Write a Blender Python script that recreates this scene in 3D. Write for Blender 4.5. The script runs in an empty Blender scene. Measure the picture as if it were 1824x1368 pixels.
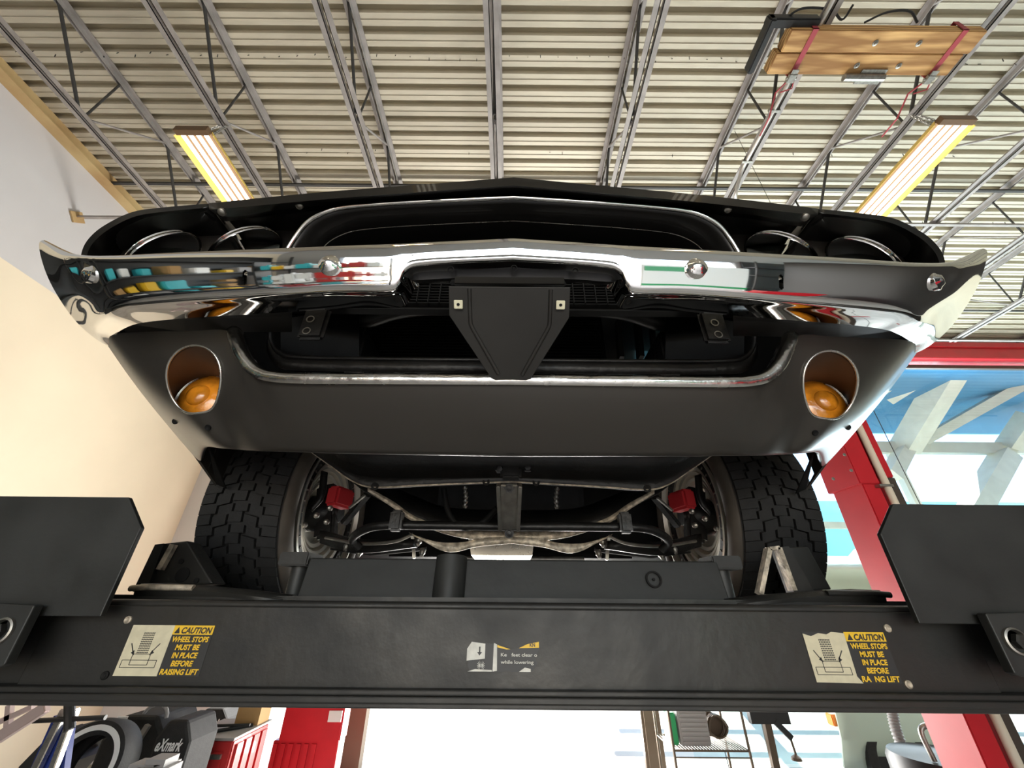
import bpy, bmesh, math, random
from mathutils import Vector, Matrix
random.seed(4)
SC = bpy.context.scene
COL = SC.collection
PI = math.pi
CAMZ = 1.70          # camera height above the floor; all z below are given relative to the camera height
PITCH = math.radians(29.4); ROLL = math.radians(0.5); F = 685.0

# ---------------- camera ----------------
cd = bpy.data.cameras.new('camera'); cam = bpy.data.objects.new('camera', cd); COL.objects.link(cam)
cd.sensor_width = 36; cd.lens = 36*F/1824; cd.clip_start = 0.02; cd.clip_end = 200
cam.matrix_world = Matrix.Translation((0, 0, CAMZ)) @ Matrix.Rotation(PI/2+PITCH, 4, 'X') @ Matrix.Rotation(ROLL, 4, 'Z')
SC.camera = cam
# ---------------- world, sun, daylight ----------------
W = bpy.data.worlds.new('world'); SC.world = W; W.use_nodes = True
nt = W.node_tree; nt.nodes.clear()
sky = nt.nodes.new('ShaderNodeTexSky'); sky.sky_type = 'NISHITA'; sky.sun_disc = False
sky.sun_elevation = math.radians(50); sky.sun_rotation = math.radians(200); sky.dust_density = 2.0
bg = nt.nodes.new('ShaderNodeBackground'); bg.inputs[1].default_value = 0.42
wo = nt.nodes.new('ShaderNodeOutputWorld')
nt.links.new(sky.outputs[0], bg.inputs[0]); nt.links.new(bg.outputs[0], wo.inputs[0])
def lamp(kind, name, loc, rot, energy, color=(1, 1, 1), **kw):
    l = bpy.data.lights.new(name, kind); l.energy = energy; l.color = color
    for k, v in kw.items(): setattr(l, k, v)
    o = bpy.data.objects.new(name, l); o.location = (loc[0], loc[1], loc[2]+CAMZ); o.rotation_euler = rot; COL.objects.link(o); return o
lamp('SUN', 'sun', (0, 20, 12), (math.radians(-38), math.radians(14), 0), 7.0, (1, .95, .86), angle=.01)
# daylight entering by the open bay behind the camera and through the glazed front
lamp('AREA', 'bay_daylight', (0.8, -5.6, 0.2), (math.radians(104), 0, 0), 120, (1, .97, .93), shape='RECTANGLE', size=7.4, size_y=3.2)
lamp('AREA', 'doorway_daylight', (.4, 6.32, -.3), (math.radians(-100), 0, 0), 420, (1, .97, .92), shape='RECTANGLE', size=3.2, size_y=2.6)
lamp('AREA', 'window_daylight', (6.5, 6.32, 1.2), (math.radians(-100), 0, math.radians(8)), 520, (.95, .98, 1), shape='RECTANGLE', size=6, size_y=4.6)
SC.view_settings.view_transform = 'Standard'; SC.view_settings.look = 'None'
SC.view_settings.gamma = 1; SC.view_settings.use_curve_mapping = False; SC.view_settings.exposure = 0.9
SC.cycles.max_bounces = 10; SC.cycles.diffuse_bounces = 6

# ---------------- helpers ----------------
def P(u, v, Y=None, X=None, Z=None):
    """point (z relative to camera) seen at pixel u,v of the photo, at a known real Y, X or Z"""
    a = (u-912)/F; b = (684-v)/F
    cr, sr = math.cos(ROLL), math.sin(ROLL)
    a2 = a*cr - b*sr; b2 = a*sr + b*cr
    c, s = math.cos(PITCH), math.sin(PITCH)
    d = Vector((a2, c-b2*s, s+b2*c))
    t = Y/d.y if Y is not None else (X/d.x if X is not None else Z/d.z)
    return d*t
ORG = {}
def V(*a): return Vector(a)
def catmull(pts, n):
    pts = [Vector(p) for p in pts]
    if len(pts) == 2: return [pts[0].lerp(pts[1], i/n) for i in range(n+1)]
    ext = [pts[0]*2-pts[1]] + pts + [pts[-1]*2-pts[-2]]
    out = []
    for i in range(1, len(ext)-2):
        p0, p1, p2, p3 = ext[i-1:i+3]
        for k in range(n):
            t = k/n
            out.append(.5*((2*p1)+(p2-p0)*t+(2*p0-5*p1+4*p2-p3)*t*t+(3*p1-p0-3*p2+p3)*t**3))
    out.append(pts[-1]); return out
class MB:
    def __init__(s): s.bm = bmesh.new()
    def box(s, c, d, rot=None, bevel=0):
        r = bmesh.ops.create_cube(s.bm, size=1); vs = r['verts']
        M = Matrix.Translation(Vector(c)) @ (rot.to_4x4() if rot else Matrix.Identity(4)) @ Matrix.Diagonal((d[0], d[1], d[2], 1))
        bmesh.ops.transform(s.bm, matrix=M, verts=vs)
        if bevel:
            es = list({e for v in vs for e in v.link_edges})
            bmesh.ops.bevel(s.bm, geom=es, offset=bevel, segments=2, affect='EDGES', clamp_overlap=True)
        return s
    def mm(s, lo, hi, bevel=0):
        c = [(a+b)/2 for a, b in zip(lo, hi)]; d = [abs(b-a) for a, b in zip(lo, hi)]
        return s.box(c, d, None, bevel)
    def bar(s, a, b, w, h=None, bevel=0, up=(0, 0, 1)):
        a, b = Vector(a), Vector(b); h = h or w; d = b-a
        z = d.normalized(); x = Vector(up).cross(z)
        if x.length < 1e-4: x = Vector((1, 0, 0)).cross(z)
        x.normalize(); y = z.cross(x)
        R = Matrix((x, y, z)).transposed()
        return s.box((a+b)/2, (w, h, d.length), R, bevel)
    def tube(s, path, r, n=12, cap=True, close=False):
        path = [Vector(p) for p in path]; rings = []; N = len(path)
        prevx = None
        for i, p in enumerate(path):
            if close: d = path[(i+1) % N]-path[i-1]
            else: d = path[min(i+1, N-1)]-path[max(i-1, 0)]
            d.normalize()
            if prevx is None:
                x = Vector((0, 0, 1)).cross(d)
                if x.length < .05: x = Vector((1, 0, 0)).cross(d)
            else: x = prevx - d*prevx.dot(d)
            x.normalize(); prevx = x; y = d.cross(x)
            rr = r[i] if isinstance(r, (list, tuple)) else r
            rings.append([s.bm.verts.new(p+(x*math.cos(2*PI*k/n)+y*math.sin(2*PI*k/n))*rr) for k in range(n)])
        for i in range(N if close else N-1):
            A, B = rings[i], rings[(i+1) % N]
            for k in range(n): s.bm.faces.new((A[k], A[(k+1) % n], B[(k+1) % n], B[k]))
        if cap and not close:
            s.bm.faces.new(rings[0][::-1]); s.bm.faces.new(rings[-1])
        return s
    def cyl(s, a, b, r, n=24, r2=None):
        return s.tube([a, b], [r, r if r2 is None else r2], n)
    def lathe(s, o, axis, prof, n=48, cap=False):
        """prof: (distance along axis, radius)"""
        o = Vector(o); z = Vector(axis).normalized(); x = Vector((0, 0, 1)).cross(z)
        if x.length < .05: x = Vector((1, 0, 0)).cross(z)
        x.normalize(); y = z.cross(x); rings = []
        for (h, r) in prof:
            if r < 1e-6: rings.append([s.bm.verts.new(o+z*h)])
            else: rings.append([s.bm.verts.new(o+z*h+(x*math.cos(2*PI*k/n)+y*math.sin(2*PI*k/n))*r) for k in range(n)])
        for A, B in zip(rings, rings[1:]):
            for k in range(n):
                k2 = (k+1) % n
                if len(A) == 1 and len(B) == 1: continue
                if len(A) == 1: s.bm.faces.new((A[0], B[k2], B[k]))
                elif len(B) == 1: s.bm.faces.new((A[k], A[k2], B[0]))
                else: s.bm.faces.new((A[k], A[k2], B[k2], B[k]))
        if cap:
            for R_, f in ((rings[0], 1), (rings[-1], 0)):
                if len(R_) > 2: s.bm.faces.new(R_[::-1] if f else R_)
        return s
    def prism(s, pts, vec):
        """closed polygon (list of 3d points) extruded by vec"""
        vec = Vector(vec); A = [s.bm.verts.new(Vector(p)) for p in pts]; B = [s.bm.verts.new(Vector(p)+vec) for p in pts]
        n = len(pts); s.bm.faces.new(A); s.bm.faces.new(B[::-1])
        for i in range(n): s.bm.faces.new((A[i], B[i], B[(i+1) % n], A[(i+1) % n]))
        return s
    def grid(s, rows, close=False):
        G = [[s.bm.verts.new(Vector(p)) for p in r] for r in rows]
        for A, B in zip(G, G[1:]):
            m = len(A)
            for k in range(m if close else m-1):
                try: s.bm.faces.new((A[k], A[(k+1) % m], B[(k+1) % m], B[k]))
                except ValueError: pass
        return s
    def build(s, name, m, parent=None, smooth=None, solid=0, offset=0, bev=0, seg=2, tri=False, sub=0):
        bmesh.ops.remove_doubles(s.bm, verts=s.bm.verts, dist=1e-6)
        bmesh.ops.recalc_face_normals(s.bm, faces=s.bm.faces)
        for v in s.bm.verts: v.co.z += CAMZ
        if parent is not None: org = ORG[parent.name]
        else:
            vs = [v.co for v in s.bm.verts]
            org = Vector(((min(v.x for v in vs)+max(v.x for v in vs))/2, (min(v.y for v in vs)+max(v.y for v in vs))/2, min(v.z for v in vs)))
        for v in s.bm.verts: v.co -= org
        me = bpy.data.meshes.new(name); s.bm.to_mesh(me); s.bm.free()
        me.materials.append(m)
        o = bpy.data.objects.new(name, me); COL.objects.link(o)
        if parent is not None: o.parent = parent
        else: o.location = org
        ORG[o.name] = org
        if smooth is not None:
            me.shade_smooth()
            if smooth < 180: me.set_sharp_from_angle(angle=math.radians(smooth))
        if solid:
            md = o.modifiers.new('thickness', 'SOLIDIFY'); md.thickness = solid; md.offset = offset
        if bev:
            md = o.modifiers.new('bevel', 'BEVEL'); md.width = bev; md.segments = seg; md.limit_method = 'ANGLE'; md.angle_limit = math.radians(35)
        if sub:
            md = o.modifiers.new('sub', 'SUBSURF'); md.levels = sub; md.render_levels = sub
        return o
def tag(o, label, cat=None, group=None, kind=None):
    if label: o['label'] = label
    if cat: o['category'] = cat
    if group: o['group'] = group
    if kind: o['kind'] = kind
    return o
def empty(name, loc, label, cat, group=None):
    o = bpy.data.objects.new(name, None); COL.objects.link(o)
    o.location = (loc[0], loc[1], loc[2]+CAMZ); o.empty_display_size = .1
    ORG[o.name] = Vector(o.location); return tag(o, label, cat, group)
def struct(o): o['kind'] = 'structure'; return o
def bake(o):
    dg = bpy.context.evaluated_depsgraph_get(); me = bpy.data.meshes.new_from_object(o.evaluated_get(dg))
    o.modifiers.clear(); old = o.data; o.data = me; return o
def cut(o, mb):
    """subtract the shape in mb from o"""
    c = mb.build('cutter', o.data.materials[0])
    md = o.modifiers.new('cut', 'BOOLEAN'); md.operation = 'DIFFERENCE'; md.solver = 'EXACT'; md.object = c
    bpy.context.view_layer.update(); bake(o)
    bpy.data.objects.remove(c, do_unlink=True); return o
def mir(p): return Vector((-p[0], p[1], p[2]))

# ---------------- materials ----------------
def mat(name, col, rough=.5, metal=0, noise=0, nscale=20, bump=0, bscale=40, spec=.5, coat=0, trans=0, ior=1.45, emit=None, estr=0, col2=None, detail=6, rvar=0, stretch=None):
    m = bpy.data.materials.new(name); m.use_nodes = True; n = m.node_tree.nodes; L = m.node_tree.links
    b = n['Principled BSDF']
    b.inputs['Base Color'].default_value = (*col, 1); b.inputs['Roughness'].default_value = rough
    b.inputs['Metallic'].default_value = metal; b.inputs['Specular IOR Level'].default_value = spec
    b.inputs['Coat Weight'].default_value = coat; b.inputs['Transmission Weight'].default_value = trans; b.inputs['IOR'].default_value = ior
    if emit: b.inputs['Emission Color'].default_value = (*emit, 1); b.inputs['Emission Strength'].default_value = estr
    tc = n.new('ShaderNodeTexCoord'); src = tc.outputs['Object']
    if stretch:
        mp = n.new('ShaderNodeMapping'); mp.inputs['Scale'].default_value = stretch; L.new(src, mp.inputs[0]); src = mp.outputs[0]
    if noise or col2 or rvar:
        t = n.new('ShaderNodeTexNoise'); t.inputs['Scale'].default_value = nscale; t.inputs['Detail'].default_value = detail
        L.new(src, t.inputs['Vector'])
        if noise or col2:
            r = n.new('ShaderNodeValToRGB'); c2 = col2 or tuple(max(0, c*(1-noise)) for c in col)
            r.color_ramp.elements[0].position = .35; r.color_ramp.elements[1].position = .65
            r.color_ramp.elements[0].color = (*c2, 1); r.color_ramp.elements[1].color = (*col, 1)
            L.new(t.outputs['Fac'], r.inputs[0]); L.new(r.outputs[0], b.inputs['Base Color'])
        if rvar:
            q = n.new('ShaderNodeMapRange'); q.inputs[3].default_value = max(0, rough-rvar); q.inputs[4].default_value = min(1, rough+rvar)
            q.inputs[1].default_value = .3; q.inputs[2].default_value = .7
            L.new(t.outputs['Fac'], q.inputs[0]); L.new(q.outputs[0], b.inputs['Roughness'])
    if bump:
        t2 = n.new('ShaderNodeTexNoise'); t2.inputs['Scale'].default_value = bscale; t2.inputs['Detail'].default_value = 5
        L.new(src, t2.inputs['Vector'])
        bp = n.new('ShaderNodeBump'); bp.inputs['Strength'].default_value = bump; bp.inputs['Distance'].default_value = .01
        L.new(t2.outputs['Fac'], bp.inputs['Height']); L.new(bp.outputs[0], b.inputs['Normal'])
    return m
M = {}
M['chrome'] = mat('chrome', (.80, .79, .77), .035, 1)
M['dullchrome'] = mat('worn_chrome', (.62, .60, .56), .22, 1, bump=.12, bscale=60, rvar=.12)
M['paint'] = mat('body_paint', (.050, .045, .039), .36, .35, coat=.12, rvar=.03, nscale=3)
M['lip'] = mat('gloss_black', (.007, .0065, .006), .34, .0, coat=.15, spec=.3)
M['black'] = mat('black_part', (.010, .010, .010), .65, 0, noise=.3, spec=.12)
M['frameblk'] = mat('chassis_black', (.013, .0125, .012), .42, .1, noise=.5, nscale=14, bump=.2, bscale=60)
M['plateblk'] = mat('bracket_black', (.030, .028, .025), .48, .2, noise=.25, nscale=9)
M['void'] = mat('grille_mesh_black', (.004, .0035, .003), .8)
M['rubber'] = mat('tyre_rubber', (.017, .0165, .016), .75, 0, noise=.3, nscale=30, bump=.15, bscale=150)
M['sidewall'] = mat('tyre_sidewall', (.085, .07, .055), .7, 0, noise=.35, nscale=12)
M['lift'] = mat('lift_paint_black', (.022, .022, .021), .42, .25, col2=(.037, .035, .031), nscale=5, bump=.12, bscale=30, rvar=.16, detail=9)
M['liftplate'] = mat('lift_plate', (.038, .039, .037), .5, .25, noise=.35, nscale=7, bump=.1, bscale=25, rvar=.1)
M['steel'] = mat('bare_steel', (.42, .40, .36), .38, .9, noise=.3, nscale=40, bump=.1)
M['raw'] = mat('scuffed_flange', (.72, .62, .48), .5, .35, noise=.65, nscale=55, bump=.3, bscale=120, detail=10)
M['alu'] = mat('cast_aluminium', (.75, .72, .66), .28, .95, rvar=.05)
M['disc'] = mat('disc_metal', (.80, .76, .68), .40, .85)
M['caliper'] = mat('red_caliper', (.42, .02, .025), .45)
M['amber'] = mat('amber_lens', (.85, .30, .02), .12, 0, spec=.7, coat=.6, noise=.55, nscale=26, bump=.35, bscale=30)
M['bucket'] = mat('bucket_brown', (.16, .10, .065), .42, .3)
M['glass'] = mat('headlight_glass', (.9, .93, .92), .03, 0, trans=1, ior=1.25)
M['reflector'] = mat('reflector', (.30, .33, .30), .32, .35, bump=.25, bscale=14)
M['clip'] = mat('nut_clip_cream', (.80, .76, .55), .5)
M['deck'] = mat('roof_deck_paint', (.55, .50, .395), .5, .15, noise=.10, nscale=3, rvar=.08, stretch=(1, 6, 1))
M['joist'] = mat('joist_grey', (.36, .33, .31), .55, .1, noise=.3, nscale=6)
M['web'] = mat('joist_web_dark', (.05, .048, .045), .6)
M['wallw'] = mat('wall_white', (.62, .60, .60), .7, 0, noise=.04, nscale=2, bump=.03)
M['wallc'] = mat('wall_cream', (.86, .745, .57), .65, 0, noise=.04, nscale=2, bump=.03)
M['ledger'] = mat('ledger_tan', (.60, .45, .22), .6, 0, col2=(.40, .24, .10), nscale=1.5)
M['conc'] = mat('concrete', (.42, .40, .37), .6, 0, noise=.3, nscale=2, bump=.1)
M['pave'] = mat('pavement', (.72, .68, .60), .8, 0, noise=.15, nscale=1.5)
M['tube'] = mat('lamp_tube', (1, 1, 1), .4, emit=(1, .88, .66), estr=2.6)
M['lamp'] = mat('lamp_housing', (.13, .075, .04), .4, .1)
M['gold'] = mat('lamp_edge_yellow', (.80, .55, .12), .45)
M['red'] = mat('red_paint', (.56, .012, .022), .42, 0, coat=.1, noise=.12, nscale=5)
M['red2'] = mat('red_cabinet', (.50, .03, .03), .4, 0, coat=.2)
M['whitesteel'] = mat('white_steel', (.80, .74, .62), .55, 0, noise=.12, nscale=4)
M['mullion'] = mat('dark_mullion', (.07, .055, .045), .5, .2)
M['bronze'] = mat('door_frame_bronze', (.11, .08, .055), .45, .4)
M['bluepanel'] = mat('blue_canopy', (.03, .21, .42), .5, 0, noise=.15, nscale=1)
M['cyan'] = mat('cyan_fascia', (.22, .62, .72), .5)
def pane_mat():
    m = bpy.data.materials.new('window_glass'); m.use_nodes = True; n = m.node_tree.nodes; L = m.node_tree.links; n.clear()
    t = n.new('ShaderNodeBsdfTransparent'); t.inputs[0].default_value = (.88, .96, .98, 1); g = n.new('ShaderNodeBsdfGlossy'); g.inputs['Roughness'].default_value = .0
    x = n.new('ShaderNodeMixShader'); x.inputs[0].default_value = .06; o = n.new('ShaderNodeOutputMaterial')
    L.new(t.outputs[0], x.inputs[1]); L.new(g.outputs[0], x.inputs[2]); L.new(x.outputs[0], o.inputs[0]); return m
M['win'] = pane_mat()
M['yellow'] = mat('decal_yellow', (.80, .50, .03), .45)
M['cream'] = mat('decal_cream', (.66, .60, .42), .5, 0, noise=.12, nscale=60)
M['decalblk'] = mat('decal_black', (.03, .03, .03), .45)
M['decalwhite'] = mat('decal_white', (.70, .69, .62), .5, noise=.2, nscale=70)
M['blue'] = mat('blue_paint', (.02, .04, .22), .35, coat=.3)
M['greyp'] = mat('grey_plastic', (.30, .29, .28), .5)
M['blackp'] = mat('black_plastic', (.02, .02, .02), .45)
M['pink'] = mat('pale_rail', (.62, .48, .45), .4, .3)
M['cardb'] = mat('cardboard', (.42, .25, .10), .8)
M['orange'] = mat('orange_plastic', (.85, .25, .04), .4)
M['green'] = mat('green_plastic', (.02, .30, .10), .4)
M['teal'] = mat('teal_plastic', (.05, .45, .5), .4)
M['white'] = mat('white_plastic', (.8, .8, .78), .4)
M['vehicle'] = mat('pale_green_car_paint', (.50, .58, .48), .2, .2, coat=.6)
M['conduit'] = mat('galvanised_conduit', (.62, .60, .56), .3, .7)
M['pvc'] = mat('cream_conduit', (.70, .62, .50), .5)
M['brick'] = mat('tan_building', (.55, .36, .20), .8, noise=.2, nscale=3)
M['strap'] = mat('strap_red', (.30, .04, .05), .6)
M['foliage'] = mat('foliage', (.06, .22, .04), .7, noise=.5, nscale=8)
# timber with growth rings
def wood():
    m = mat('timber', (.55, .33, .13), .7); n = m.node_tree.nodes; L = m.node_tree.links
    tc = n.new('ShaderNodeTexCoord'); mp = n.new('ShaderNodeMapping'); mp.inputs['Scale'].default_value = (.35, 3, 3)
    w = n.new('ShaderNodeTexWave'); w.wave_type = 'BANDS'; w.bands_direction = 'Z'; w.inputs['Scale'].default_value = 3.4; w.inputs['Distortion'].default_value = 7; w.inputs['Detail'].default_value = 3
    w.inputs['Detail Scale'].default_value = .9
    r = n.new('ShaderNodeValToRGB'); r.color_ramp.elements[0].color = (.25, .12, .035, 1); r.color_ramp.elements[1].color = (.62, .38, .15, 1)
    L.new(tc.outputs['Object'], mp.inputs[0]); L.new(mp.outputs[0], w.inputs[0]); L.new(w.outputs['Fac'], r.inputs[0]); L.new(r.outputs[0], n['Principled BSDF'].inputs['Base Color'])
    return m
M['wood'] = wood()

FL = -CAMZ           # floor level
BACK = 6.1           # glazed front wall of the shop
DECK = 4.5           # underside of the roof deck
# =====================================================================
# ROOM
# =====================================================================
m = MB(); m.mm((-5.2, -6, FL-.1), (13.0, BACK+.1, FL)); struct(m.build('floor', M['conc']))
# ribbed roof deck
prof = []; p = .147; y = -6.0
while y < BACK+.3:
    prof += [(y, DECK), (y+.044, DECK), (y+.047, DECK-.007), (y+.053, DECK-.007), (y+.056, DECK), (y+.090, DECK), (y+.097, DECK+.062), (y+.140, DECK+.062)]; y += p
m = MB(); m.grid([[(x, a, b) for (a, b) in prof] for x in (-5.2, 13.0)])
m.mm((-5.2, -6, DECK+.07), (13.0, BACK+.3, DECK+.12)); struct(m.build('ceiling', M['deck']))
# left wall: cream below, white above
m = MB(); m.mm((-5.2, -6, FL), (-5.0, BACK+.1, 2.88)); wl = struct(m.build('wall_left', M['wallc']))
m = MB(); m.mm((-5.2, -6, 2.88), (-5.0, BACK+.1, DECK+.05)); struct(m.build('wall_left_upper', M['wallw']))
m = MB(); m.mm((-5.0, -6, 4.35), (-4.92, BACK, 4.50)); m.mm((-4.92, -6, 4.35), (-4.86, BACK, 4.362)); struct(m.build('trim_1', M['ledger']))
m = MB(); m.mm((13.0, -6, FL), (13.2, BACK+.1, DECK+.1)); struct(m.build('wall_right', M['wallc']))
# wall behind the photographer with the open bay
m = MB(); m.mm((-5.2, -6.2, 1.9), (13.2, -6, DECK+.1)); m.mm((-5.2, -6.2, FL), (-3.6, -6, 1.9)); m.mm((4.6, -6.2, FL), (13.2, -6, 1.9)); struct(m.build('wall_rear', M['greyp']))
# front wall: solid on the left, red header over glass
m = MB(); xw = P(462, 1290, BACK).x; m.mm((-5.2, BACK, FL), (xw, BACK+.15, DECK)); 
m.mm((xw, BACK, 1.2), (2.2, BACK+.15, DECK)); struct(m.build('wall_back', M['wallw']))
m = MB(); m.mm((2.2, BACK-.15, 3.99), (13.0, BACK+.1, 4.31), .01); m.mm((2.2, BACK-.19, 4.22), (13.0, BACK-.15, 4.32)); struct(m.build('trim_2', M['red']))
m = MB(); m.mm((2.2, BACK-.02, 4.32), (13.0, BACK+.1, 4.52)); struct(m.build('trim_3', M['wallw']))
# door posts of the bay opening
def vpost(u1, u2, v, Y, z0, z1, name, mt, d=.14):
    a = P(u1, v, Y=Y); b = P(u2, v, Y=Y)
    k = MB(); k.mm((a.x, Y, z0), (b.x, Y+d, z1)); k.mm((a.x-.03, Y+.03, z0), (a.x, Y+.09, z1)); return struct(k.build(name, mt))
vpost(620, 648, 1300, BACK-.2, FL, 1.3, 'trim_4', M['bronze'])
vpost(1150, 1178, 1300, BACK-.2, FL, 1.3, 'trim_5', M['bronze'])
# upper windows on the right
m = MB(); m.mm((2.2, BACK, 3.86), (13.0, BACK+.06, 3.93))
for x in (3.1, 12.9): m.mm((x, BACK, FL), (x+.05, BACK+.06, 3.9))
wf = struct(m.build('window_1', M['mullion']))
m = MB(); m.mm((2.2, BACK+.025, FL+.05), (13.0, BACK+.035, 3.99)); m.build('pane', M['win'], wf)

# =====================================================================
# ROOF JOISTS
# =====================================================================
JX = [-3.93, -2.68, -1.43, -.18, 1.07, 2.32, 3.57, 4.82, 6.07, 7.32, 8.57, 9.82]
JL = ['grey open-web roof joist nearest the left wall', 'grey open-web roof joist above the left strip light', 'grey open-web roof joist between the left strip light and the hood centre',
      'grey open-web roof joist directly above the middle of the hood', 'grey open-web roof joist just right of the hood centre', 'grey open-web roof joist carrying the silver conduit and left end of the timbers',
      'grey open-web roof joist under the right end of the strapped timbers', 'grey open-web roof joist right above the right strip light', 'grey open-web roof joist second from the right frame edge', 'grey open-web roof joist second from the right, over the blue canopy glass', 'grey open-web roof joist reaching the red header near the frame edge', 'grey open-web roof joist furthest right of all']
HB = 3.80
for k, jx in enumerate(JX):
    r = empty('roof_joist', (jx, BACK, HB-.02), JL[k], 'joist', 'open-web steel roof joists')
    for s in (-1, 1):
        m = MB(); x0 = jx+s*.012; x1 = jx+s*.058
        m.mm((min(x0, x1), -5.9, HB), (max(x0, x1), 5.2, HB+.006)); m.mm((min(x0, x0+s*.006), -5.9, HB), (max(x0, x0+s*.006), 5.2, HB+.045)); m.build('bottom_chord', M['joist'], r)
        m = MB(); m.mm((min(x0, x1), -5.9, DECK-.016), (max(x0, x1), BACK-.02, DECK-.010)); m.mm((min(x0, x0+s*.006), -5.9, DECK-.06), (max(x0, x0+s*.006), BACK-.02, DECK-.010)); m.build('top_chord', M['joist'], r)
    for j in range(-1, 3):
        yb = 1.86+1.2*j
        m = MB(); m.tube([(jx, yb-.58, DECK-.03), (jx, yb-.03, HB+.02)], .014, 8); m.build('web_rod', M['web'], r)
        m = MB(); m.tube([(jx, yb+.02, HB+.02), (jx, yb+.03, DECK-.03)], .010, 8); m.build('web_rod', M['web'], r)
        m = MB(); m.tube([(jx, yb+.04, HB+.02), (jx, yb+.60, DECK-.03)], .011, 8); m.build('web_rod', M['joist'], r)
# bridging rods running across the joists
m = MB(); m.mm((-4.95, 2.90, 4.40), (13, 2.93, 4.43)); tag(m.build('bridging_rod', M['web']), 'dark bridging rod across the joists just under the roof deck', 'rod')
m = MB(); m.mm((-4.98, 2.90, HB-.03), (13, 2.93, HB-.005)); b_ = tag(m.build('bridging_rod', M['joist']), 'thin grey bridging rod across the joist bottoms, bolted to left wall', 'rod')
m = MB(); m.box((-4.985, 2.915, HB-.02), (.02, .12, .12), Matrix.Rotation(PI/4, 3, 'X')); m.cyl((-4.99, 2.915, HB-.02), (-4.90, 2.915, HB-.02), .016, 8); tag(m.build('wall_anchor', M['ledger']), 'rusty diamond shaped anchor plate on the white left wall', 'bracket')
for yy, z, t in ((5.1, HB-.03, 'thin grey bridging rod across the joist bottoms near the red header'), (5.1, 4.40, 'dark bridging rod under the deck near the red header')):
    m = MB(); m.mm((-4.98, yy, z), (13, yy+.03, z+.025)); tag(m.build('bridging_rod', M['joist' if z < 4 else 'web']), t, 'rod')
# deck fasteners sticking through
fa = MB()
for yy in (1.66, 3.43, .35, 2.55):
    x = -4.7
    while x < 8.8:
        if yy in (1.66, 3.43) or random.random() < .3:
            fa.box((x+random.uniform(-.02, .02), yy+random.uniform(-.02, .02), DECK-.012), (.005, .005, .035), Matrix.Rotation(random.uniform(-.4, .4), 3, 'X'))
        x += .155
tag(fa.build('deck_screw', M['web']), 'rows of screw tips poking through the ribbed roof deck', 'screws', None, 'stuff')

# =====================================================================
# STRIP LIGHTS
# =====================================================================
def shop_light(x, y0, y1, z, label):
    r = empty('strip_light', (x, (y0+y1)/2, z), label, 'ceiling light', 'hanging strip lights')
    w = .29
    m = MB(); m.mm((x-w/2, y0, z+.03), (x+w/2, y1, z+.05)); m.mm((x-w/2, y0-.05, z-.015), (x+w/2, y0, z+.05)); m.mm((x-w/2, y1, z-.015), (x+w/2, y1+.05, z+.05)); m.build('housing', M['lamp'], r, bev=.004)
    for s in (-1, 1):
        m = MB(); m.prism([(x+s*w/2, y0, z+.05), (x+s*(w/2+.03), y0, z-.012), (x+s*(w/2+.026), y0, z-.014), (x+s*(w/2-.004), y0, z+.045)], (0, y1-y0, 0)); m.build('side_reflector', M['gold'], r)
    for k in range(4):
        xx = x+(k-1.5)*.068
        m = MB(); m.cyl((xx, y0+.005, z+.006), (xx, y1-.005, z+.006), .0165, 12); m.build('lamp_tube', M['tube'], r, smooth=40)
    for yy in (y0+.05, y1-.05):
        for s in (-1, 1):
            m = MB(); a = Vector((x+s*.08, yy, z+.05)); b = Vector((min(JX, key=lambda j: abs(j-x)) + s*.035, yy, HB)); n = 14
            for i in range(n):
                c = a.lerp(b, (i+.5)/n); d = (b-a).normalized(); e = d.cross(Vector((0, 1, 0) if i % 2 else (1, .2, 0))).normalized()
                m.tube([c+d*math.cos(t)*.026+e*math.sin(t)*.010 for t in [2*PI*q/10 for q in range(10)]], .0028, 5, close=True)
            m.build('chain', M['steel'], r)
LZ = 3.55
a = P(345, 240, Z=LZ); b = P(400, 350, Z=LZ)
shop_light(a.x, a.y, a.y+1.25, LZ, 'lit four-tube strip light hanging left over the left wall side')
a2 = P(1700, 222, Z=LZ)
shop_light(a2.x, a2.y, a2.y+1.25, LZ, 'lit four-tube strip light hanging right of the strapped timbers')
shop_light(-1.2, -2.8, -1.5, LZ, 'lit four-tube strip light behind the camera left')
shop_light(2.2, -2.8, -1.5, LZ, 'lit four-tube strip light behind the camera right')
for n_, x_, y_ in (('left_lamp_glow', a.x, a.y+.6), ('right_lamp_glow', a2.x, a2.y+.6)):
    pass

# =====================================================================
# STRAPPED TIMBERS ON THE JOISTS, CONDUIT
# =====================================================================
TZ = HB-.10
def timber(pl, pr, dz, label, pin):
    L, R = P(*pl, Z=TZ-.02), P(*pr, Z=TZ-.02)
    yc = (L.y+R.y)/2
    k = MB(); k.mm((L.x, yc, TZ), (R.x, yc+.138, TZ+.10), .006)
    o = k.build('timber_beam', M['wood']); tag(o, label, 'timber beam', 'timbers strapped up on the joists')
    return L, R, yc
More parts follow.
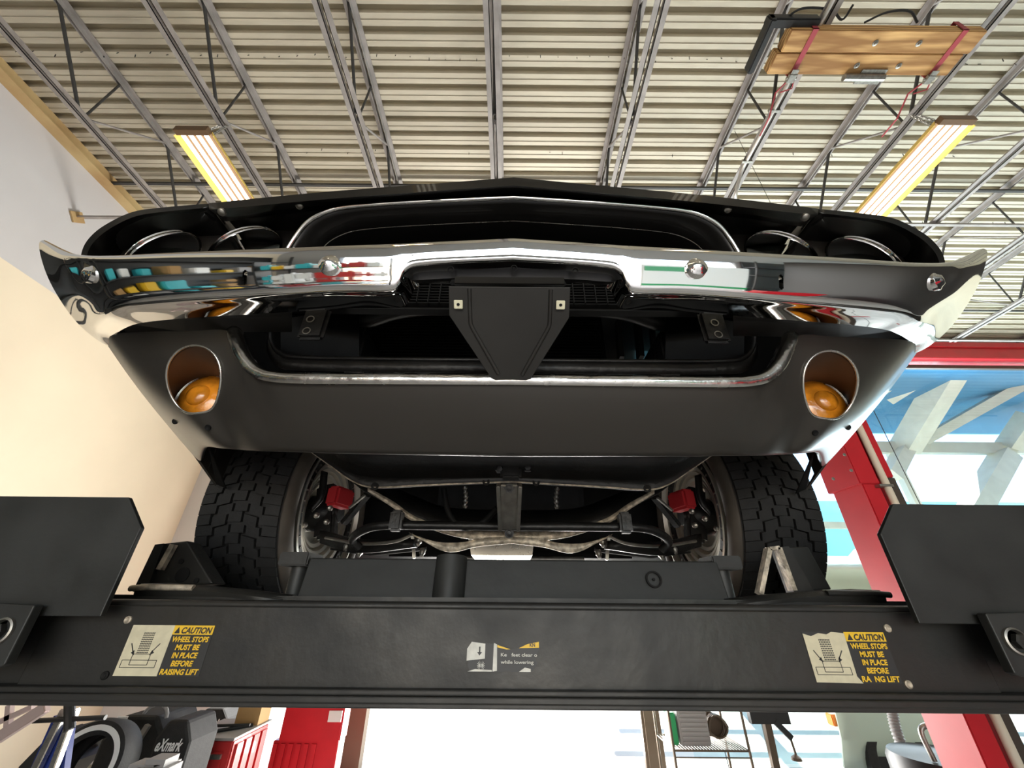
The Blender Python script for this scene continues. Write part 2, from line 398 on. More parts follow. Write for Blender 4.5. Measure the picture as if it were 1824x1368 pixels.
# positions: two planks lying side by side along X, hung under the joists
L, R, yc = timber((1412, 56), (1765, 56), 0, 'longer square-sawn timber strapped under the joists, upper in the photo', 0)
L2, R2, yc2 = timber((1385, 98), (1722, 98), 0, 'lower square-sawn timber strapped beside the other under the joists', 0)
for (x, y) in ((-.05, 0), (.28, 0)):
    for (LL, RR, Y0) in ((L, R, yc), (L2, R2, yc2)):
        k = MB(); xx = (LL.x+RR.x)/2+x; k.lathe((xx, Y0+.075, TZ+.001), (0, 0, -1), [(0, .02), (.004, .02), (.006, .010), (.016, .009), (.018, 0)], 12)
        tag(k.build('bolt', M['steel']), 'silver bolt head under the '+('upper' if Y0 < yc2 else 'lower')+' strapped timber, '+('left' if x < 0 else 'right')+' of its pair', 'bolt')
for i, (u, w) in enumerate(((1432, 'left'), (1690, 'right'))):
    q = P(u, 92, Z=TZ); ym = min(yc, yc2)-.01; yM = max(yc, yc2)+.155
    r = empty('ratchet_strap', (q.x, ym, TZ-.02), 'dark red ratchet strap round the %s end of the timbers' % w, 'strap', 'ratchet straps')
    k = MB(); k.mm((q.x-.02, ym, TZ-.006), (q.x+.02, yM, TZ-.002)); k.mm((q.x-.02, ym, TZ-.006), (q.x+.02, ym+.004, TZ+.14)); k.mm((q.x-.02, yM, TZ-.006), (q.x+.02, yM+.004, TZ+.14)); k.mm((q.x-.02, ym, TZ+.136), (q.x+.02, yM, TZ+.14))
    k.tube([(q.x, yM, TZ-.01), (q.x-.04, yM+.12, TZ+.02), (q.x-.02, yM+.28, TZ-.04), (q.x+.01, yM+.45, TZ)], .007, 6)
    k.tube([(q.x+.03, yM, TZ-.01), (q.x+.05, yM+.07, TZ-.02), (q.x-.03, yM+.10, TZ-.02)], .006, 6); k.build('webbing', M['strap'], r)
    k = MB(); k.mm((q.x-.03, yM-.03, TZ-.035), (q.x+.03, yM+.03, TZ-.006), .004); k.cyl((q.x-.04, yM, TZ-.02), (q.x+.04, yM, TZ-.02), .010, 10); k.mm((q.x-.026, yM-.06, TZ-.03), (q.x+.026, yM-.02, TZ-.022)); k.build('ratchet', M['steel'], r)
# device and cables behind the timbers
k = MB(); q = P(1440, 48, Z=TZ+.08); k.mm((q.x-.33, q.y-.06, TZ+.04), (q.x+.05, q.y+.0, TZ+.13), .01); k.mm((q.x-.33, q.y-.06, TZ+.02), (q.x-.28, q.y+.28, TZ+.12), .01)
dv = tag(k.build('power_supply', M['blackp']), 'black box with cables tucked behind left end of the timbers', 'power supply')
k = MB(); k.tube(catmull([P(1395, 35, Z=TZ+.10), P(1430, 15, Z=TZ+.10), P(1480, 18, Z=TZ+.12), P(1500, 35, Z=TZ+.1), P(1520, 8, Z=TZ+.12)], 6), .008, 6)
k.tube(catmull([P(1540, 40, Z=TZ+.10), P(1580, 22, Z=TZ+.12), P(1620, 20, Z=TZ+.12), P(1634, 40, Z=TZ+.10)], 6), .008, 6)
tag(k.build('cable', M['blackp']), 'loose black cables looping above the strapped timbers', 'cable')
k = MB(); aa = P(1503, 138, Z=TZ-.02); bb = P(1575, 137, Z=TZ-.02); k.cyl(aa, (bb.x, aa.y, aa.z), .026, 12); k.mm((aa.x+.12, aa.y-.05, TZ-.01), (bb.x, aa.y+.05, TZ))
tag(k.build('steel_bracket', M['steel']), 'short silver pipe bracket below the lower timber', 'bracket')
jx = 2.32
k = MB(); k.tube(catmull([(jx-.035, -1, HB-.016), (jx-.035, 1.7, HB-.016), (jx-.035, 2.25, HB-.016)], 8) + catmull([(jx-.03, 2.32, HB-.02), (jx-.02, 2.5, HB-.12), (jx+.12, 2.75, HB-.10), (jx+.20, 3.0, HB-.3)], 6), .017, 10)
cd_ = tag(k.build('conduit', M['conduit'], smooth=40), 'silver electrical conduit clipped along a joist, dropping toward the hood', 'conduit')
k = MB()
for yy in (.95, 1.75, 2.2): k.mm((jx-.08, yy, HB-.036), (jx+.02, yy+.02, HB-.004)); 
k.build('clamp', M['steel'], cd_)

# =====================================================================
# CAR
# =====================================================================
car = empty('car', (0, 1.45, -.06), 'dark grey classic muscle car raised on the lift, seen from below its nose', 'car')
def both(pts): # centre-last list -> full width
    return pts + [mir(q) for q in pts[-2::-1]]
def cx(q, x=0.0): return Vector((x, q.y, q.z))

# ---- hood with front lip ----
A = [P(372, 364, .512), P(480, 353, .497), P(600, 342, .485), P(760, 330, .470), cx(P(912, 318, .46))]
B = [P(374, 374, .512), P(480, 364, .497), P(600, 353, .485), P(760, 341, .470), cx(P(912, 330, .46))]
Bi = [P(392, 385, .53), P(490, 372, .517), P(606, 361, .505), P(762, 350, .49), cx(P(912, 340, .48))]
D = [P(402, 393, .56), P(500, 380, .545), P(612, 370, .530), P(765, 360, .515), cx(P(912, 351, .505))]
U1 = [q+Vector((0, .03, .018)) for q in A]; U2 = [Vector((q.x*1.05, .9, .80)) for q in A]; U3 = [Vector((q.x*1.1, 1.9, .86)) for q in A]
rows = [both(catmull(c, 6)) for c in (U3, U2, U1, A, B, Bi, D)]
m = MB(); m.grid(rows); hood = m.build('hood', M['lip'], car, smooth=35, solid=.004)
for (u, v) in ((395, 378), (533, 366), (678, 355), (834, 345)):
    q = P(u, v, .492+.02*abs(u-912)/540)
    for s in ((1,) if 0 else (1, -1)):
        k = MB(); c = Vector((q.x*s, q.y, q.z)); k.lathe(c, (0, -.45, -.9), [(-.004, .0075), (.002, .0075), (.004, .005), (.005, 0)], 12); k.build('screw', M['steel'], hood, smooth=40)
# ---- fender noses, sides ----
C0 = [P(372, 364, .512), P(300, 370, .517), P(240, 378, .525), P(195, 398, .535), P(165, 420, .545), P(148, 447, .56), P(143, 490, .575)]
C1 = [P(375, 376, .515), P(302, 383, .52), P(250, 392, .528), P(210, 410, .538), P(182, 432, .548), P(167, 455, .56), P(162, 495, .575)]
C1 = [a_.lerp(b_, .45) for a_, b_ in zip(C0, C1)]
C2 = [P(402, 397, .60), P(345, 396, .60), P(298, 402, .605), P(250, 420, .61), P(222, 445, .61), P(212, 470, .612), P(210, 500, .615)]
Cb = [V(q.x*1.03, q.y+.10, q.z+.02) for q in C0]; Cc = [V(min(q.x*1.05, -.6), 1.0, q.z+.05) for q in C0]; Cd = [V(min(q.x*1.05, -.6), 1.9, q.z+.07) for q in C0]
def side_poly():
    pts = [(.60, .66), (.615, .56), (.70, .512), (.76, .478), (.86, .42), (.96, .365), (1.12, .285)]
    for k in range(0, 13):
        a = PI-.05 - (PI-.10)*k/12; pts.append((1.47+.40*math.cos(a), .30+.40*math.sin(a)))
    pts += [(1.92, .16), (3.9, .16)]
    for k in range(0, 9):
        a = PI-.2 - (PI-.4)*k/8; pts.append((4.25+.38*math.cos(a), .28+.38*math.sin(a)))
    pts += [(5.2, .30), (5.25, .72), (3.6, .78), (1.9, .76), (1.0, .72)]
    return pts
for s in (-1, 1):
    f = (lambda q: q) if s < 0 else mir
    m = MB(); m.grid([[f(q) for q in catmull(c, 5)] for c in (Cd, Cc, Cb, C0, C1, C2)])
    fo = m.build('fender', M['lip'], car, smooth=40, solid=.003)
    # side skin, leaning inwards towards the bottom
    m = MB(); vs = [m.bm.verts.new((s*(.925 if z > .64 else .90-(.62-z)*.13), y, z)) for (y, z) in side_poly()]
    m.bm.faces.new(vs); bmesh.ops.triangulate(m.bm, faces=m.bm.faces)
    m.build('side_panel', M['paint'], car, solid=.006, offset=0)
    # seam bracket between hood and fender
    k = MB(); k.tube([f(P(366, 372, .53)), f(P(380, 385, .55)), f(P(392, 392, .57))], .010, 8); k.build('hood_bumper', M['black'], hood, smooth=60)
    # headlight panel
    poly = [P(205, 510, .612), P(212, 455, .608), P(250, 415, .605), P(300, 396, .60), P(400, 390, .60), P(560, 375, .60), P(560, 470, .60)]
    hp = MB().prism([f(q) for q in poly], (0, .012, 0)).build('headlight_panel', M['paint'], car)
    # headlights
    for (u, v, lab) in ((290, 455, 'outer'), (437, 447, 'inner')):
        c = P(u, v, .585); R0 = .078
        c = f(c)
        hb = MB(); hb.lathe(c, (0, -1, 0), [(-.03, R0), (.0, R0), (.004, R0-.001), (.005, R0-.003), (.003, R0-.005), (.0, R0-.0055)], 56)
        h = hb.build('headlight', M['chrome'], car, smooth=50)
        k = MB(); k.lathe(c, (0, -1, 0), [(.0+.006*(1-(i/8)**2), (R0-.0055)*i/8) for i in range(9)][::-1], 48); k.build('lens', M['glass'], h, smooth=60)
        k = MB(); k.lathe(c, (0, -1, 0), [(-.004-.045*(1-(i/8)**2), (R0-.0058)*i/8) for i in range(9)][::-1], 48); k.build('reflector', M['reflector'], h, smooth=60)
        k = MB(); k.lathe(c+V(0, .012, 0), (0, -1, 0), [(-.01, .012), (0, .024), (.006, .028), (.006, .0)], 24); k.build('bulb_shield', M['alu'], h, smooth=40)
# ---- grille mouth ----
G0 = [P(512, 445, .545), P(528, 420, .535), P(548, 396, .522), P(575, 380, .512), P(612, 370, .506), P(690, 363, .499), P(800, 357, .49), cx(P(912, 352, .485))]
g = both(catmull(G0, 6))
bot = [V(q.x, q.y, .50) for q in (g[0],)]
m = MB(); m.tube([V(g[0].x-.01, g[0].y+.01, .50)]+g+[V(g[-1].x+.01, g[-1].y+.01, .50)], .0048, 10); gs = m.build('grille_trim', M['chrome'], car, smooth=60)
G1 = [V(q.x*.985, q.y+.008, q.z-.006) for q in g]; G2 = [V(q.x*.955, q.y+.05, q.z-.004) for q in g]
m = MB(); m.grid([g, G1, G2, [V(q.x*.95, q.y+.14, q.z-.006) for q in g]]); m.build('grille_surround', M['lip'], car, smooth=60, solid=.003)
m = MB(); m.tube([V(G2[0].x, G2[0].y, .50)]+G2+[V(G2[-1].x, G2[-1].y, .50)], .0018, 8); m.build('inner_trim', M['alu'], gs, smooth=60)
m = MB(); m.mm((-.50, .66, .56), (.50, .68, .80))
for i in range(19): m.mm((-.48, .645, .565+i*.008), (.48, .66, .567+i*.008))
for i in range(40): m.mm((-.48+i*.0245, .64, .565), (-.478+i*.0245, .66, .72))
m.build('grille_mesh', M['void'], car)
# ---- bumper ----
BC = [ # outer to centre, rows r1..r5
 [(72, 434, .545), (82, 480, .560), (105, 527, .598), (140, 575, .650), (180, 608, .695)],
 [(105, 450, .522), (112, 475, .522), (132, 515, .545), (152, 552, .595), (170, 582, .635)],
 [(140, 458, .508), (145, 478, .502), (160, 515, .515), (176, 541, .54), (190, 563, .57)],
 [(200, 459, .490), (202, 476, .482), (210, 510, .488), (220, 536, .503), (228, 553, .525)],
 [(300, 454, .476), (300, 471, .467), (303, 503, .470), (307, 529, .482), (312, 545, .50)],
 [(450, 448, .463), (450, 466, .454), (452, 498, .457), (455, 522, .466), (458, 536, .484)],
 [(600, 442, .456), (600, 461, .448), (600, 491, .450), (600, 514, .458), (602, 527, .475)],
 [(690, 439, .453), (690, 459, .445), (690, 490, .447), (690, 514, .455), (693, 526, .472)],
 [(712, 438, .453), (712, 456, .445), (711, 484, .447), (710, 505, .455), (716, 516, .471)],
 [(728, 437, .453), (728, 452, .445), (726, 466, .447), (724, 480, .454), (730, 490, .470)],
 [(765, 435, .452), (765, 449, .445), (764, 460, .446), (763, 469, .452), (766, 480, .468)],
 [(912, 428, .450), (912, 441, .443), (912, 453, .445), (912, 462, .452), (912, 473, .468)]]
cols = []
for i, c in enumerate(BC):
    pts = [P(*q) for q in c]
    if i > 1:
        top_ = pts[0]; prev = top_
        for j_, kk in ((1, .22), (2, .40), (3, .60)):
            d_ = P(c[j_][0], c[j_][1], 1.0); pts[j_] = d_*((prev.y+kk*prev.z)/(1.0+kk*d_.z)); prev = pts[j_]
        pts[4] = P(c[4][0], c[4][1], pts[3].y+(.022 if i > 1 else .03))
    if i == len(BC)-1: pts = [cx(q) for q in pts]
    t = pts[0]; e = pts[-1]
    sh = .97 if i > 1 else .955
    r0 = V(t.x*sh, t.y+.055, t.z-.004 if i > 1 else t.z-.03); r01 = V(t.x*(.992 if i > 1 else .985), t.y+.008, t.z+.004)
    r6 = V(e.x*.99, e.y+.035, e.z+.004)
    cols.append(catmull([r0, r01]+pts+[r6], 6))
nrow = len(cols[0])
rows = [both(catmull([c[r] for c in cols], 8)) for r in range(nrow)]
m = MB(); m.grid(rows); bump = m.build('bumper', M['chrome'], car, smooth=60, solid=.0035, offset=0)
bpy.context.view_layer.update(); bake(bump)
cm = MB()
for s in (-1, 1):
    q = P(430, 487, .468); cm.mm((s*abs(q.x)-.004, .42, q.z-.012), (s*abs(q.x)+.004, .50, q.z+.012), .002)
cut(bump, cm); bump.data.shade_smooth(); bump.data.set_sharp_from_angle(angle=math.radians(50))
for (u, v, Y) in ((163, 490, .513), (587, 472, .462)):
    for s in (-1, 1):
        q = P(u, v, Y); c = V(s*abs(q.x), Y-.001, q.z); n = (0, -1, -.1) if u > 300 else (s*.55, -1, -.25)
        k = MB(); k.lathe(c, n, [(-.008, .017), (.003, .017), (.005, .0145), (.006, .0125), (.011, .008), (.012, 0)], 28); k.build('bumper_bolt', M['chrome'], bump, smooth=50)
# chrome underside behind centre notch (black flange with holes)
rowsF = []
for (dv, Y) in ((0, .482), (10, .490), (24, .497), (30, .52)):
    rowsF.append(both(catmull([P(722, 478+dv*.6, Y+.004), P(740, 474+dv, Y), P(800, 471+dv, Y), cx(P(912, 469+dv, Y))], 6)))
m = MB(); m.grid(rowsF); fl = m.build('bumper_flange', M['lip'], car, smooth=50, solid=.003)
for (u, v) in ((803, 481), (912, 479)):
    for s in (-1, 1):
        q = P(u, v, .474); k = MB(); k.lathe(V(s*q.x if u < 900 else q.x*s, q.y, q.z), (0, -1, -.35), [(.0, .0035), (.003, .006), (.004, .0045), (.0, .003)], 12); k.build('hole_rim', M['void'], fl)
        if u > 900: break
# inner bumper support plates on both sides
for s in (-1, 1):
    f = (lambda q: q) if s < 0 else mir
    m = MB(); m.grid([[f(P(185, 552, .59)), f(P(330, 548, .56)), f(P(520, 543, .55))], [f(P(205, 572, .63)), f(P(330, 568, .61)), f(P(520, 562, .60))], [f(P(225, 590, .66)), f(P(330, 590, .66)), f(P(520, 590, .66))]])
    o = m.build('bumper_support', M['plateblk'], car, solid=.004)
    k = MB(); q = f(P(265, 558, .575)); k.lathe(q+V(0, 0, 0), (0, -.6, -.8), [(.002, .010), (.004, .010), (.0045, 0)], 20); k.build('hole', M['void'], o)
    # bumper bracket with two holes, frame horn
    m = MB(); m.mm((s*.385-.022, .585, .425), (s*.385+.028, .60, .50), .006); m.mm((s*.40-.03, .78, .50), (s*.40+.03, 1.5, .60), .006); o = m.build('frame_rail', M['frameblk'], car)
    for dz in (.440, .468):
        k = MB(); k.lathe(V(s*.388, .584, dz), (0, -1, 0), [(0, .008), (.001, .008), (.001, .006), (.0, .006)], 20); k.build('slot_rim', M['steel'], o)
    m = MB(); m.grid([[f(P(500, 570, .72)), f(P(560, 560, .74)), f(P(640, 560, .76))], [f(P(500, 655, .72)), f(P(560, 655, .74)), f(P(640, 655, .76))]]); m.build('splash_panel', M['black'], car, solid=.004)
# ---- valance ----
VC = [
 [(181, 597, .70), (235, 675, .78), (290, 745, .87), (350, 815, .99)],
 [(200, 594, .665), (255, 680, .715), (306, 745, .765), (358, 793, .83)],
 [(260, 591, .63), (298, 670, .668), (340, 740, .705), (385, 793, .755)],
 [(340, 590, .612), (362, 670, .65), (388, 740, .70), (425, 796, .745)],
 [(404, 589, .602), (418, 670, .637), (432, 742, .68), (455, 798, .73)],
 [(424, 620, .606), (442, 680, .632), (462, 745, .675), (485, 799, .722)],
 [(446, 652, .613), (470, 700, .637), (490, 750, .67), (510, 800, .716)],
 [(482, 670, .612), (505, 710, .633), (525, 755, .665), (545, 801, .711)],
 [(560, 675, .606), (575, 715, .629), (590, 757, .661), (600, 803, .706)],
 [(740, 677, .599), (745, 717, .623), (750, 759, .655), (755, 806, .701)],
 [(912, 678, .596), (912, 718, .62), (912, 762, .652), (912, 809, .699)]]
cols = []
for i, c in enumerate(VC):
    pts = [P(*q) for q in c]
    if i == len(VC)-1: pts = [cx(q) for q in pts]
    e = pts[-1]; pts.append(V(e.x, e.y+.02, e.z+.006))
    cols.append(catmull(pts, 6))
rows = [both(catmull([c[r] for c in cols], 5)) for r in range(len(cols[0]))]
m = MB(); m.grid(rows); val = m.build('front_valance', M['paint'], car, smooth=70, solid=.003, offset=0)
bpy.context.view_layer.update(); bake(val)
SX, SZ, SR, SRZ = .627, .375, .067, .055
LC = P(356, 706, .738)
cm = MB()
for s in (-1, 1): cm.prism([V(s*SX+math.cos(2*PI*k/56)*SR, .5, SZ+math.sin(2*PI*k/56)*SRZ) for k in range(56)], (0, .45, 0))
cut(val, cm); val.data.shade_smooth(); val.data.set_sharp_from_angle(angle=math.radians(50))
from mathutils.bvhtree import BVHTree
bmv = bmesh.new(); bmv.from_mesh(val.data); 
ov = ORG[val.name]
tree = BVHTree.FromBMesh(bmv)
def valY(x, z):
    h = tree.ray_cast(V(x, .3, z+CAMZ)-ov, V(0, 1, 0))
    return (h[0]+ov).y if h[0] is not None else None
for s in (-1, 1):
    ring = []
    last = .68
    for k in range(48):
        a = 2*PI*k/48; y = valY(s*SX+math.cos(a)*(SR+.003), SZ+math.sin(a)*(SRZ+.003))
        ring.append(V(s*SX+math.cos(a)*SR, (y if y is not None and y < .85 else last)-.001, SZ+math.sin(a)*SRZ)); last = ring[-1].y
    k = MB(); k.tube(ring, .0024, 8, close=True); ts = k.build('turn_signal', M['alu'], car, smooth=60)
    k = MB(); k.grid([[q for q in ring+ring[:1]], [V(s*abs(LC.x)+(q.x-s*SX)*.92, .750, LC.z+(q.z-SZ)*.98) for q in ring+ring[:1]]]); k.build('bucket', M['bucket'], ts, smooth=60)
    c = V(s*abs(LC.x), .743, LC.z)
    k = MB(); k.lathe(c, (0, -1, 0), [(-.03, SRZ+.004), (-.000, SRZ), (.006, SRZ-.012), (.010, .032), (.0105, .024), (.017, .021), (.020, .012), (.021, 0)], 48); k.build('amber_lens', M['amber'], ts, smooth=60)
    k = MB(); k.tube([V(c.x+math.cos(2*PI*i/40)*(SRZ), .744, c.z+math.sin(2*PI*i/40)*(SRZ)) for i in range(40)], .0020, 6, close=True); k.build('lens_rim', M['alu'], ts, smooth=60)
    for (u, v, Y) in ((377, 765, .725), (330, 760, .79)):
        q = P(u, v, Y); yy = valY(s*abs(q.x), q.z); 
        if yy: k = MB(); k.lathe(V(s*abs(q.x), yy, q.z), (0, -.8, -.5), [(0, .006), (.002, .006), (.001, .003), (0, 0)], 14); k.build('screw_hole', M['black'], val)
bmv.free()
k = MB(); q = P(909, 806, .697); k.box(q, (.014, .004, .005)); k.build('centre_slot', M['void'], val)
# chrome strip along the notch of the valance
T0 = [P(413, 584, .604), P(424, 615, .603), P(437, 640, .604), P(456, 658, .606), P(482, 667, .606), P(540, 671, .602), P(700, 672, .596), cx(P(912, 673, .592))]
t = both(catmull(T0, 6))
def nrm(path, w):
    out = []
    for i, q in enumerate(path):
        d = path[min(i+1, len(path)-1)]-path[max(i-1, 0)]; n_ = V(-d.z, 0, d.x).normalized(); out.append(n_*w)
    return out
nn = nrm(t, 1)
prof = [(.000, .012), (-.0105, .010), (-.0125, .002), (-.008, -.003), (.002, -.004), (.008, .0), (.010, .010), (.008, .03)]   # (across, depth)
m = MB(); m.grid([[q+n_*a+V(0, b, 0) for q, n_ in zip(t, nn)] for (a, b) in prof]); m.build('valance_trim', M['dullchrome'], car, smooth=50, solid=.0015)
# ---- licence plate bracket ----
L0 = [(799, 510, .478), (1016, 512, .478), (1014, 566, .518), (946, 674, .588), (935, 679, .59), (884, 679, .59), (874, 672, .588), (800, 562, .518)]
pb = [P(*q) for q in L0]
xm = (pb[0].x+pb[1].x)/2
n_ = (pb[1]-pb[0]).cross(pb[5]-pb[0]).normalized()
if n_.y > 0: n_ = -n_
pb = [q*(pb[0].dot(n_)/q.dot(n_)) for q in pb]
m = MB(); m.prism(pb, -n_*.003); plate = m.build('plate_bracket', M['plateblk'], car, bev=.001)
for s, pts in ((0, ((836, 514), (838, 578), (888, 666))), (1, ((981, 516), (979, 580), (930, 668)))):
    ps = []
    for (u, v) in pts:
        dir_ = P(u, v, 1.0); tt = pb[0].dot(n_)/dir_.dot(n_); ps.append(dir_*tt)
    pp = [ps[0].lerp(ps[1], i/4) for i in range(4)]+catmull([ps[0].lerp(ps[1], .93), ps[1].lerp(ps[2], .06), ps[1].lerp(ps[2], .5), ps[2]], 4)
    k = MB(); k.tube(pp, .0036, 10); k.build('rib', M['plateblk'], plate, smooth=60)
for (u, v) in ((817, 542), (998, 543)):
    dir_ = P(u, v, 1.0); c = dir_*(pb[0].dot(n_)/dir_.dot(n_))
    xx = (pb[1]-pb[0]).normalized(); R = Matrix((xx, n_, xx.cross(n_))).transposed()
    k = MB(); k.box(c+n_*.003, (.0145, .005, .0145), R, .0008); o = k.build('nut_clip', M['clip'], plate)
    k = MB(); k.cyl(c+n_*.0052, c+n_*.0062, .0026, 12); k.build('hole', M['void'], o)
for (u, v) in ((808, 505), (1002, 507)):
    q = P(u, v, .486); k = MB(); k.lathe(q, (0, -1, -.3), [(-.01, .006), (.004, .006), (.006, 0)], 6); k.build('bolt', M['black'], plate)
m = MB(); m.mm((pb[0].x+.01, .474, pb[0].z+.004), (pb[1].x-.01, .50, pb[0].z+.018)); m.build('bracket_strap', M['lip'], car)
# ---- behind the bumper: tube, radiator, brackets ----
tb = [P(615, 572, .80), P(655, 570, .80), P(700, 556, .79), P(745, 549, .785), P(800, 548, .785), cx(P(912, 548, .785))]
m = MB(); m.tube(both(catmull(tb, 6)), [.018 if 0 else .021]*len(both(catmull(tb, 6))), 14); m.build('support_tube', M['plateblk'], car, smooth=60)
q1 = P(650, 560, .95); q2 = P(1082, 650, .95)
m = MB(); m.mm((q1.x, .95, q2.z-.02), (q2.x, .99, q1.z+.15))
for i in range(26): m.mm((q1.x+.01, .935, q2.z+i*.0105), (q2.x-.01, .95, q2.z+.004+i*.0105))
m.build('radiator', M['black'], car)
tr = [P(482, 588, .70), P(484, 610, .70), P(500, 630, .70), P(540, 637, .70), P(700, 640, .70), cx(P(912, 642, .70))]
tt_ = both(catmull(tr, 6))
m = MB(); m.grid([tt_, [V(q.x, q.y+.004, q.z-.03) for q in tt_]]); m.tube(tt_, .0035, 8); m.build('air_dam', M['frameblk'], car, smooth=50, solid=.003)
for (u, w) in ((1100, 18), (1135, 22), (1160, 10)):
    a_ = P(u, 572, .9); b_ = P(u+6, 640, .9); m = MB(); m.bar(a_, b_, w/685*1.1, .012); m.build('brace', M['plateblk'], car)
a_ = P(1185, 582, .9); b_ = P(1160, 622, .9); m = MB(); m.bar(a_, b_, .010, .006); m.bar(b_, P(1165, 640, .9), .008, .006); m.build('brace', M['steel'], car)
q = P(1200, 620, .95); m = MB(); m.lathe(q, (0, -1, -.2), [(-.05, .045), (0, .045), (.003, .038), (-.004, .036), (-.004, .018), (.004, .016), (.004, 0)], 36); m.build('horn', M['frameblk'], car, smooth=40)
a_ = P(1215, 640, .85); b_ = P(1232, 585, .85); m = MB(); m.bar(a_, b_, .02, .012); m.build('brace', M['black'], car)
a_ = P(640, 640, .9); b_ = P(658, 575, .9); m = MB(); m.bar(a_, b_, .016, .01); m.build('brace', M['plateblk'], car)
for (u, v) in ((660, 611), (657, 628)):
    m = MB(); m.lathe(P(u, v, .89), (0, -1, 0), [(-.004, .006), (.003, .006), (.005, 0)], 6); m.build('bolt', M['steel'], car)
m = MB(); m.mm((-.46, .66, .36), (.46, .70, .385), .006); m.build('lower_tie_bar', M['black'], car)
# hidden bulk that shuts out the light: inner fenders, firewall, floor pan, engine
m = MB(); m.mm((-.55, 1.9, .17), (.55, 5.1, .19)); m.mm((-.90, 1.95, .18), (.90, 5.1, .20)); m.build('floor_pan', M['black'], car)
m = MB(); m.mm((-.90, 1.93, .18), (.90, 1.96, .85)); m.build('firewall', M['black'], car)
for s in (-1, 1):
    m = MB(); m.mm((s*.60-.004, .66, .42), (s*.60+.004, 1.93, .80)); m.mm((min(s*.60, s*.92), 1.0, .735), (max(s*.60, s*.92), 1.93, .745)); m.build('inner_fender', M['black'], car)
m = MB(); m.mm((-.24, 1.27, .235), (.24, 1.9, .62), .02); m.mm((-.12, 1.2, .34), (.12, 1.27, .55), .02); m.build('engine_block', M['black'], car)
# cabin, boot, rear so the car is whole
m = MB()
def ring(y, hw, zt, zb=.74): return [V(-hw, y, zb), V(-hw*.99, y, zb+(zt-zb)*.3), V(-hw*.78, y, zt-.02), V(0, y, zt), V(hw*.78, y, zt-.02), V(hw*.99, y, zb+(zt-zb)*.3), V(hw, y, zb)]
m.grid([ring(y, hw, zt) for (y, hw, zt) in ((1.85, .92, .85), (2.15, .90, .90), (2.75, .82, 1.22), (3.5, .80, 1.24), (4.2, .86, .95), (5.1, .90, .88), (5.25, .88, .76))]); m.build('cabin', M['paint'], car, smooth=40, solid=.004)
m = MB(); m.mm((-.9, 5.2, .30), (.9, 5.25, .76), .01); m.build('rear_panel', M['paint'], car)
# ---- crossmember under the radiator ----
K0 = [P(545, 795, .92), P(585, 818, .92), (P(620, 838, .92)), P(660, 848, .92), P(760, 850, .92), cx(P(912, 850, .92))]
K1 = [P(540, 780, .86), P(600, 790, .86), P(640, 797, .86), P(680, 800, .86), P(760, 803, .86), cx(P(912, 805, .86))]
K2 = [P(552, 803, .93), P(592, 832, .93), P(630, 858, .93), P(668, 868, .93), P(760, 864, .93), cx(P(912, 858, .93))]
m = MB(); m.grid([both(catmull(c, 6)) for c in (K1, K0)]); m.build('radiator_support', M['frameblk'], car, smooth=60, solid=.006)
m = MB(); m.grid([both(catmull(c, 6)) for c in (K0, K2, [q+V(0, .015, .002) for q in K2])]); sup = m.build('support_flange', M['steel' if 0 else 'frameblk'], car, smooth=30, solid=.003)
k = MB(); k.tube([q+V(0, -.001, 0) for q in both(catmull(K2, 6))], .0022, 6); k.build('flange_edge', M['raw'], sup, smooth=60)
for (u, v) in ((668, 866), (866, 858)):
    for s in (-1, 1):
        q = P(u, v, .927); k = MB(); k.lathe(V(s*q.x, q.y, q.z), (0, -.9, -.45), [(0, .009), (.002, .009), (.0015, .006), (0, .0)], 20); k.build('hole', M['void'], sup)
# centre hanger bracket
m = MB(); a_ = P(907, 862, .93); b_ = P(907, 942, 1.02)
m.bar(a_, b_, .045, .012, .003); 
for s in (-1, 1): m.bar(a_+V(s*.026, -.004, 0), b_+V(s*.022, -.004, 0), .009, .03, .002)
hb_ = m.build('hanger_bracket', M['steel'], car)
m = MB(); q = P(910, 835, .9); m.box(q, (.05, .02, .05), None, .006); m.build('hanger_mount', M['frameblk'], car)
for (u, v, Y) in ((890, 835, .9), (940, 833, .9), (907, 870, .93), (907, 950, 1.03)):
    m = MB(); m.lathe(P(u, v, Y), (0, -1, -.3), [(-.004, .012), (.002, .012), (.002, .007), (.010, .007), (.011, 0)], 6 if v != 950 else 12); m.build('bolt', M['frameblk'], hb_)
# ---- K member: long curved flange ----
def strip(top, bot, name, mt, dy=.02, edge=True):
    A_ = both(catmull(top, 8)); B_ = both(catmull(bot, 8))
    k = MB(); k.grid([A_, B_]); return k.build(name, mt, car, smooth=60, solid=.004)
F0 = [P(655, 868, 1.10), P(700, 893, 1.13), P(740, 920, 1.16), P(800, 941, 1.18), P(850, 946, 1.18), cx(P(912, 947, 1.18))]
F1 = [P(655, 875, 1.10), P(698, 903, 1.13), P(736, 929, 1.16), P(796, 952, 1.18), P(850, 962, 1.18), cx(P(912, 966, 1.18))]
strip(F0, F1, 'crossmember_flange', M['raw'])
F2 = [P(728, 948, 1.20), P(752, 958, 1.20), P(785, 966, 1.20), P(825, 966, 1.19), P(862, 958, 1.18), cx(P(912, 956, 1.18))]
F3 = [P(733, 953, 1.20), P(762, 968, 1.20), P(785, 980, 1.20), P(810, 983, 1.19), P(850, 974, 1.18), cx(P(912, 968, 1.18))]
strip(F2, F3, 'crossmember_flange', M['raw'])
